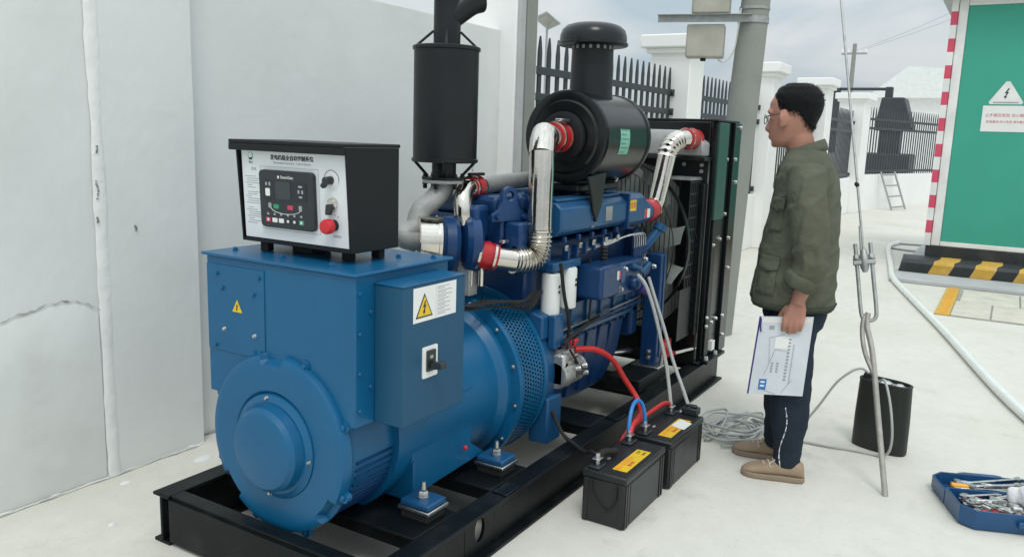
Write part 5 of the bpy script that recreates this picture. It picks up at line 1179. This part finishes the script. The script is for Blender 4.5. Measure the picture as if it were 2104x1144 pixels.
# nose, brow, lips, chin, ears
hd.ring([[Vector((x, y, z)) for x, y in ((xf, 0), (xf-.008, w), (xf-.035, w*1.5), (xf-.035, -w*1.5), (xf-.008, -w))] for z, xf, w in ((1.547, .127, .006), (1.525, .134, .008), (1.505, .142, .011), (1.490, .147, .015), (1.480, .142, .016), (1.474, .130, .012))])
hd.sphere((.118, 0, 1.463), .020, sc=(.55, 1.1, .30)); hd.sphere((.117, 0, 1.452), .019, sc=(.55, 1.0, .34)); hd.sphere((.095, 0, 1.428), .024, sc=(.8, .9, .7))
hd.tube(crom([(.112, .055, 1.555), (.127, .030, 1.562), (.128, 0, 1.556), (.127, -.030, 1.562), (.112, -.055, 1.555)]), .008, 8)
for sg in (1, -1):
    hd.sphere((.058, .077*sg, 1.530), .037, sc=(.58, .26, 1.0)); hd.sphere((.066, .085*sg, 1.535), .016, sc=(.5, .4, 1.2)); hd.sphere((.062, .078*sg, 1.505), .014, sc=(.8, .5, 1.0)); hd.sphere((.113, .035*sg, 1.535), .013, sc=(.6, 1, .7))
limb(hd, [(-.020, 0, 1.34, .066), (-.012, 0, 1.40, .058), (.0, 0, 1.45, .056), (.02, 0, 1.50, .056)])
# trunk, legs, arms under the clothes
loft(hd, [(.76, .07, -.15, .14), (.95, .08, -.15, .14), (1.15, .06, -.14, .15), (1.30, .05, -.13, .165), (1.37, .02, -.10, .10)], 24, 32)
for sg, dx in ((1, 0), (-1, .05)):
    limb(hd, [(-.05, .08*sg, .82, .075), (-.055+dx*.4, .095*sg, .48, .055), (-.07+dx, .10*sg, .10, .036), (-.07+dx, .10*sg, .05, .036)])
    limb(hd, [(-.03+dx, .10*sg, .035, .030), (.04+dx, .105*sg, .03, .026)])
limb(hd, [(-.05, .17, 1.31, .048), (-.09, .215, 1.06, .042), (-.112, .228, .985, .041), (-.088, .226, .90, .038), (-.062, .218, .81, .028)])
limb(hd, [(-.05, -.17, 1.31, .048), (-.09, -.215, 1.06, .042), (-.08, -.225, .97, .040), (-.03, -.215, .86, .036), (.0, -.205, .80, .028)])
# left hand: palm, four fingers on the outside of the folder, thumb behind it
limb(hd, [(-.064, .220, .815, .027), (-.060, .222, .79, .029)])
hd.ring([[Vector((x, y, z)) for x, y in ((cx+w, .222), (cx+w*.7, .236), (cx-w*.7, .236), (cx-w, .222), (cx-w*.7, .208), (cx+w*.7, .208))] for z, cx, w in ((.80, -.061, .028), (.775, -.058, .040), (.745, -.053, .045), (.722, -.051, .044))])
for k, (x, L) in enumerate(((-.018, .058), (-.041, .066), (-.063, .062), (-.084, .050))):
    limb(hd, [(x, .226, .735, .0115), (x+.002, .232, .735-L*.45, .0108), (x+.004, .226, .735-L*.80, .0098), (x+.006, .217, .735-L*1.08, .0085)], 12)
limb(hd, [(-.025, .212, .775, .014), (-.004, .198, .745, .0125), (.006, .190, .715, .011), (.008, .189, .690, .009)], 12)
# right hand (far side)
limb(hd, [(.0, -.205, .81, .027), (.008, -.203, .76, .034), (.012, -.2, .72, .030)])
for k, dx in enumerate((-.022, -.008, .008, .022)): limb(hd, [(.012+dx, -.2, .735, .010), (.022+dx, -.198, .69, .0095), (.012+dx, -.192, .65, .008)], 10)
limb(hd, [(.03, -.195, .77, .013), (.045, -.185, .74, .011), (.05, -.18, .71, .009)], 10)
HT = Matrix.Translation((.03, 0, 0)) @ Matrix.Rotation(R(-8), 4, 'Z') @ Matrix.Translation((-.03, 0, 0))
def turn(p, n):
    k = min(1, max(0, (p.z-1.38)/.10)); k = k*k*(3-2*k)
    q = HT @ p; return p.lerp(q, k)
body = remesh(hd, 'body', 'skin', PE, .0050, 5, .5, turn)
# hair
hb = MB(); n, m_ = 72, 26; rings = []
def zlow(t):
    c = math.cos(t)   # 1 = front, -1 = back
    ks = [(0, 1.632), (30, 1.626), (52, 1.606), (66, 1.580), (80, 1.560), (96, 1.568), (108, 1.560), (118, 1.540), (132, 1.516), (155, 1.500), (180, 1.496)]
    d = abs(math.degrees(math.atan2(math.sin(t), c)))
    for a, b_ in zip(ks, ks[1:]):
        if d <= b_[0]: return a[1]+(b_[1]-a[1])*(d-a[0])/(b_[0]-a[0])+.005*noise.noise((c*7, math.sin(t)*7, 3))+.004*noise.noise((c*23, math.sin(t)*23, 8))
    return ks[-1][1]
for i in range(m_+1):
    r = []
    for j in range(n):
        t = 2*math.pi*j/n; zl = zlow(t); k = i/m_; z = zl+(1.666-zl)*k
        fr, bk, hw = interp(HEAD, z); cx, a = (fr+bk)/2, (fr-bk)/2; c, s = math.cos(t), math.sin(t)
        off = .0012+.011*min(1, k*2.0)**1.3+.004*k; off += .0016*noise.noise((c*12, s*12, z*70))
        p = Vector((cx+a*math.copysign(abs(c)**.93, c), hw*math.copysign(abs(s)**.93, s), z)); nn = Vector((c, s, .15+.9*k**3)).normalized()
        r.append(HT @ (p+nn*off))
    rings.append(r)
hb.ring(rings); hair = hb.build('hair', 'hair', PE, ang=180)
hs = MB(); rh = random.Random(2)
for k in range(3400):
    i = rh.randrange(0, m_) if k % 3 else 0; j = rh.randrange(n); p = rings[i][j].lerp(rings[min(i+1, m_)][(j+1) % n], rh.random()); c0_ = Vector((.03, 0, 1.56)); nn = (p-c0_).normalized()
    tn = Vector((-.5+.3*rh.random(), .25*rh.uniform(-1, 1), -.55 if i < m_*.6 else .1)); d = (nn*.28+tn*.8).normalized(); w = d.cross(nn).normalized()*.0011; L = rh.uniform(.006, .011)
    hs.add([p-nn*.002-w, p-nn*.002+w, p+d*L], [(0, 1, 2)])
for k in range(2600):      # cropped fade below the hairline
    t = rh.uniform(0, 6.2832); dd = abs(math.degrees(math.atan2(math.sin(t), math.cos(t))))
    if dd < 58: continue
    z = zlow(t)-abs(rh.gauss(0, .009)); fr, bk, hw = interp(HEAD, z); cx, a = (fr+bk)/2, (fr-bk)/2; c, s_ = math.cos(t), math.sin(t)
    p = HT @ Vector((cx+a*math.copysign(abs(c)**.93, c), hw*math.copysign(abs(s_)**.93, s_), z)); nn = Vector((c, s_, 0)).normalized()
    d = (Vector((-.25, 0, -1))+nn*.2).normalized(); w = d.cross(nn).normalized()*.0008; L = rh.uniform(.003, .007)
    hs.add([p+nn*.0012-w, p+nn*.0012+w, p+nn*.002+d*L], [(0, 1, 2)])
hs.build('hair_strands', 'hair', hair, smooth=False)['kind'] = 'stuff'
# spectacles
sp2 = MB(); sx = .141
for sg in (1, -1):
    rim = [HT @ Vector((sx-.004*abs(math.cos(a))-.10*max(0, .032*sg*0), .034*sg+.026*math.cos(a), 1.527+.019*math.sin(a))) for a in [2*math.pi*k/24 for k in range(24)]]
    sp2.tube(rim+[rim[0], rim[1]], .0016, 6)
    sp2.tube([HT @ Vector(p) for p in ((sx-.003, .060*sg, 1.533), (.120, .080*sg, 1.540), (.065, .083*sg, 1.552), (.045, .082*sg, 1.535))], .0020, 6)
sp2.tube([HT @ Vector(p) for p in ((sx, .009, 1.533), (sx+.004, 0, 1.535), (sx, -.009, 1.533))], .0016, 6)
gls = sp2.build('spectacles', 'ink', PE)
# jacket
JK = [(.745, .125, -.196, .198), (.755, .136, -.203, .209), (.80, .138, -.202, .211), (.86, .131, -.200, .210), (.96, .119, -.199, .188), (1.09, .098, -.194, .180), (1.20, .086, -.186, .186), (1.29, .078, -.168, .202), (1.335, .070, -.152, .198), (1.37, .060, -.135, .165), (1.40, .046, -.112, .105), (1.418, .038, -.098, .078)]
jk = MB(); loft(jk, JK, 60, 56, 2.5)
SL = [(-.045, .165, 1.330, .072), (-.055, .204, 1.24, .076), (-.072, .228, 1.13, .073), (-.090, .240, 1.03, .073), (-.096, .242, .965, .068), (-.076, .234, .915, .060), (-.066, .231, .892, .055)]
limb(jk, SL, 28, 10)
limb(jk, [(x+.02 if k > 3 else x, -y, z, r) for k, (x, y, z, r) in enumerate(SL[:-1])]+[(.0, -.22, .87, .055)], 28, 10)
def fold(p, n):
    f = 0.
    dsl = max(0, min(1, (p.y-.16)/.05))
    f += .0032*noise.noise(Vector((p.x*7, p.y*7+p.z*3, p.z*13)))
    f += .0045*noise.noise(Vector((p.x*14+p.z*10, p.y*10, p.z*18-p.x*9)))
    # long diagonal drag lines from the shoulder and at the elbow
    ridge = lambda v: max(0, 1-abs(noise.noise(v))*3.2)**1.5
    f += .0090*dsl*max(0, ridge(Vector((p.x*10+p.z*5, 3.1, p.z*6-p.x*7))))-.002*dsl
    f += .0070*(1-dsl)*max(0, ridge(Vector((p.x*6, p.y*5, p.z*9+p.x*8))))-.002*(1-dsl)
    return p+n*f
jko = remesh(jk, 'jacket', 'jacket', PE, .0070, 5, .5, fold)
# rolled cuff
def ring_at(c, d, r, r2): return None
cdir = (Vector(SL[-1][:3])-Vector(SL[-2][:3])).normalized()
cu = MB().lathe(Vector(SL[-1][:3])-cdir*.030, cdir, [(0, .058), (.004, .067), (.022, .069), (.050, .067), (.058, .062), (.057, .052), (.03, .050)], 36)
cf = cu.build('rolled_cuff', 'jacket', jko, ang=60)
for v in cf.data.vertices: v.co += Vector((noise.noise(v.co*30), noise.noise(v.co*30+Vector((3, 3, 3))), noise.noise(v.co*25+Vector((7, 1, 2)))))*.006
# collar
co = MB(); rings = []
for z, o in ((1.400, .004), (1.425, .004), (1.441, .008), (1.444, .014), (1.422, .026), (1.398, .032)):
    r = []
    for j in range(29):
        t = R(38+ (322-38)*j/28); c, s = math.cos(t), math.sin(t); back = (1-c)/2
        r.append(Vector((-.022+(.064+o)*c*(1 if c > 0 else 1.0), (.066+o)*s, z+.012*back-.080*(1-back)*(.6))))
    rings.append(r)
vs = [p for r in rings for p in r]; co.add(vs, [(i*29+j, i*29+j+1, (i+1)*29+j+1, (i+1)*29+j) for i in range(5) for j in range(28)])
cobj = co.build('collar', 'jacket', jko, ang=60); cobj.modifiers.new('s', 'SOLIDIFY').thickness = .004
def jpt(z, deg, off):
    fr, bk, hw = interp(JK, z); cx, a = (fr+bk)/2, (fr-bk)/2; c, s = math.cos(R(deg)), math.sin(R(deg)); p = Vector((cx+a*math.copysign(abs(c)**.8, c), hw*math.copysign(abs(s)**.8, s), z))
    q = fold(p, Vector((c, s, 0)).normalized()); return q+Vector((c, s, 0)).normalized()*off
def patch(name, d0, d1, z0, z1, off, m, parent, sag=0., nx=12, nz=8):
    g_ = [[jpt(z0+(z1-z0)*k/nz+(sag*math.sin(math.pi*i/nx) if k == 0 else 0), d0+(d1-d0)*i/nx, off+.004*noise.noise((i*.6, k*.5, z0*9))) for i in range(nx+1)] for k in range(nz+1)]
    b = MB(); b.add([p for r in g_ for p in r], [(k*(nx+1)+i, k*(nx+1)+i+1, (k+1)*(nx+1)+i+1, (k+1)*(nx+1)+i) for k in range(nz) for i in range(nx)])
    o = b.build(name, m, parent, ang=60); s = o.modifiers.new('s', 'SOLIDIFY'); s.thickness = .004; return o
patch('chest_pocket', 34, 62, 1.07, 1.20, .0025, 'jacket', jko)
patch('pocket_flap', 32, 64, 1.168, 1.212, .0065, 'jacket', jko, -.012)
patch('lower_pocket', 32, 70, .81, .955, .0035, 'jacket', jko)
patch('pocket_flap', 30, 72, .920, .970, .0085, 'jacket', jko, -.010)
patch('front_placket', -6, 8, .77, 1.34, .005, 'jacket', jko, nz=30)
patch('hem_band', 12, 178, .752, .775, .004, 'jacket_dark', jko, nx=40, nz=2)
# shoulder seam
sm_ = [Vector((-.05+.083*math.cos(R(a)), .208+.02*math.sin(R(a)), 1.285+.075*math.sin(R(a)))) for a in range(0, 181, 15)]
# trousers
tr_ = MB(); loft(tr_, [(.66, .070, -.165, .160), (.72, .088, -.182, .170), (.80, .085, -.175, .165)], 14, 40, 2.3)
limb(tr_, [(-.048, .082, .74, .098), (-.052, .092, .60, .090), (-.058, .100, .45, .083), (-.068, .103, .28, .076), (-.072, .103, .14, .060), (-.074, .103, .065, .052)], 28, 10)
limb(tr_, [(-.040, -.082, .74, .098), (-.030, -.092, .60, .088), (-.022, -.100, .45, .080), (-.022, -.103, .28, .072), (-.020, -.103, .14, .060), (-.020, -.103, .065, .054)], 28, 10)
def tfold(p, n):
    k = max(0, 1-p.z/.3)
    f = .006*noise.noise(Vector((p.x*8, p.y*8, p.z*11)))+.005*noise.noise(Vector((p.x*5, p.y*5, p.z*34)))*(.35+k)
    f += .005*max(0, 1-2*abs(noise.noise(Vector((p.x*6+p.z*5, p.y*4, p.z*10)))))
    return p+n*f
tro = remesh(tr_, 'trousers', 'trouser', PE, .0068, 5, .5, tfold)
rp = random.Random(9)
for k in range(26):
    z = .34-k*.0105; x = -.052-.010*math.sin(k*.25); yy = .103+ (.0825 if z > .26 else .070+.05*(z-.12))
    w = rp.uniform(.002, .005); T = FR((x, yy+.006, z), (-1, 0, 0), (0, .25 if z < .26 else 0, 1)); MB().box(-w/2, w/2, -.0028, .0028, 0, .010, T).build('side_print', 'greyink' if k % 3 == 1 else 'paper', tro)
# shoes
def shoe(x0, yc, tn):
    s = MB(); T = Matrix.Translation((x0, yc, 0)) @ Matrix.Rotation(R(tn), 4, 'Z')
    sec = [(-.128, .020, .030), (-.122, .034, .072), (-.10, .039, .088), (-.06, .040, .092), (-.03, .040, .088), (.0, .043, .078), (.035, .047, .066), (.07, .048, .055), (.10, .043, .046), (.122, .030, .036), (.130, .014, .028)]
    P = crom([(a, b_, c) for a, b_, c in sec], 4); rings = []
    for q in P:
        r = []
        for j in range(20):
            t = math.pi*2*j/20; c, sn = math.cos(t), math.sin(t); r.append(T @ Vector((q.x, q.y*math.copysign(abs(c)**.8, c), .018+(q.z-.018)*(.5+.5*math.copysign(abs(sn)**.75, sn)))))
        rings.append(r)
    s.ring(rings); sh_ = s.build('shoe', 'suede', PE, ang=70)
    ol = [(x, w+.004) for x, w in ((-.131, .012), (-.122, .034), (-.09, .040), (-.03, .041), (.03, .047), (.075, .049), (.105, .043), (.126, .026), (.134, .010))]; ol = ol+[(x, -w) for x, w in ol[::-1]]
    MB().prism(ol, T @ Matrix.Translation((0, 0, .0005)), .024).build('sole', 'sole', sh_, .005)
    for k in range(4):
        x = -.020+k*.020; z = .092-k*.0085; MB().tube(crom([T @ Vector(p) for p in ((x, -.026, z-.010), (x+.006, 0, z+.002), (x-.004, .026, z-.010))]), .003, 6).build('lace', 'lace', sh_)
    MB().tube(crom([T @ Vector(p) for p in ((-.015, .0, .094), (.0, .025, .085), (.018, .035, .070), (.010, .045, .060))]), .0028, 6).build('lace', 'lace', sh_)
    MB().tube(crom([T @ Vector(p) for p in ((.055, -.044, .045), (.045, 0, .066), (.055, .044, .045))]), .0016, 5).build('toe_seam', 'sole', sh_)
shoe(-.022, .118, 4); shoe(.042, -.112, -2)

# folder held in the left hand
FD = thing('document_folder', (3.60, .785, .5), 'clear plastic zip document folder held in the person\'s hand', 'folder'); LOCAL.append(FD); FD.rotation_euler.z = R(100)
TLc, TRc, BRc, BLc = Vector((.080, .206, .722)), Vector((-.127, .206, .742)), Vector((-.113, .214, .408)), Vector((.104, .214, .388))
def S(u, v, o=0.):
    p = TLc.lerp(TRc, u).lerp(BLc.lerp(BRc, u), v); b_ = .008*math.sin(math.pi*u)*math.sin(math.pi*min(1, v*1.0))*(1 if v > .25 else v*4); return Vector((p.x, p.y+b_*.5+o, p.z-.5))
b = MB(); nu, nv_ = 12, 16
vs = [S(i/nu, j/nv_, .0022) for j in range(nv_+1) for i in range(nu+1)]+[S(i/nu, j/nv_, -.0030) for j in range(nv_+1) for i in range(nu+1)]; k0 = (nu+1)*(nv_+1)
fs = [(j*(nu+1)+i, j*(nu+1)+i+1, (j+1)*(nu+1)+i+1, (j+1)*(nu+1)+i) for j in range(nv_) for i in range(nu)]; fs += [tuple(k0+q for q in f[::-1]) for f in fs]
per = [i for i in range(nu+1)]+[j*(nu+1)+nu for j in range(1, nv_+1)]+[nv_*(nu+1)+i for i in range(nu-1, -1, -1)]+[j*(nu+1) for j in range(nv_-1, 0, -1)]
fs += [(per[k], k0+per[k], k0+per[(k+1) % len(per)], per[(k+1) % len(per)]) for k in range(len(per))]
b.add(vs, fs); fo_ = b.build('sleeve', 'folder', FD, ang=60)
def sdec(u0, u1, v0, v1, m, nm, o=.0028, nn=6):
    b = MB(); b.add([S(u0+(u1-u0)*i, v0+(v1-v0)*j/nn, o) for j in range(nn+1) for i in (0, 1)], [(2*j, 2*j+1, 2*j+3, 2*j+2) for j in range(nn)]); return b.build(nm, m, FD)
def sline(p, q, r, m, nm): MB().tube([S(p[0]+(q[0]-p[0])*t, p[1]+(q[1]-p[1])*t, .003) for t in [i/8 for i in range(9)]], r, 5).build(nm, m, FD)
MB().tube([S(.0, i/12, 0) for i in range(13)], .0040, 8).build('zip', 'purple', FD); MB().tube([S(.02, .02, .004), S(.03, .12, .006), S(.055, .19, .006)], .0035, 6).build('zip_pull', 'purple', FD)
sdec(.17, .31, .80, .94, 'bluelogo', 'blue_emblem'); 
for k in range(2): sdec(.20, .28, .825+.05*k, .85+.05*k, 'paper', 'emblem_mark', .0032)
sdec(.02, .98, .015, .075, 'whiteband', 'zip_band', .0026)
sdec(.20, .30, .115, .165, 'greyink', 'seal_print')
sdec(.36, .66, .25, .40, 'whiteband', 'inner_paper')
for p, q in (((.24, .27), (.52, .22)), ((.24, .27), (.30, .58)), ((.38, .41), (.24, .75)), ((.38, .41), (.62, .44)), ((.17, .92), (.50, .99)), ((.60, .97), (.76, .80))): sline(p, q, .0009, 'greyink', 'paper_edge')
for k in range(13): sdec(.605+.004*(k % 2)+k*-.0006, .655-k*.0006, .27+k*.043, .298+k*.043, 'greyink', 'vertical_text', nn=1)
for k in range(17): sdec(.70, .725, .35+k*.030, .370+k*.030, 'greyink', 'vertical_text', nn=1)
for c_i in range(2):
    for k in range(4): sdec(.34+c_i*.10, .38+c_i*.10, .58+k*.035, .605+k*.035, 'greyink', 'vertical_text', nn=1)
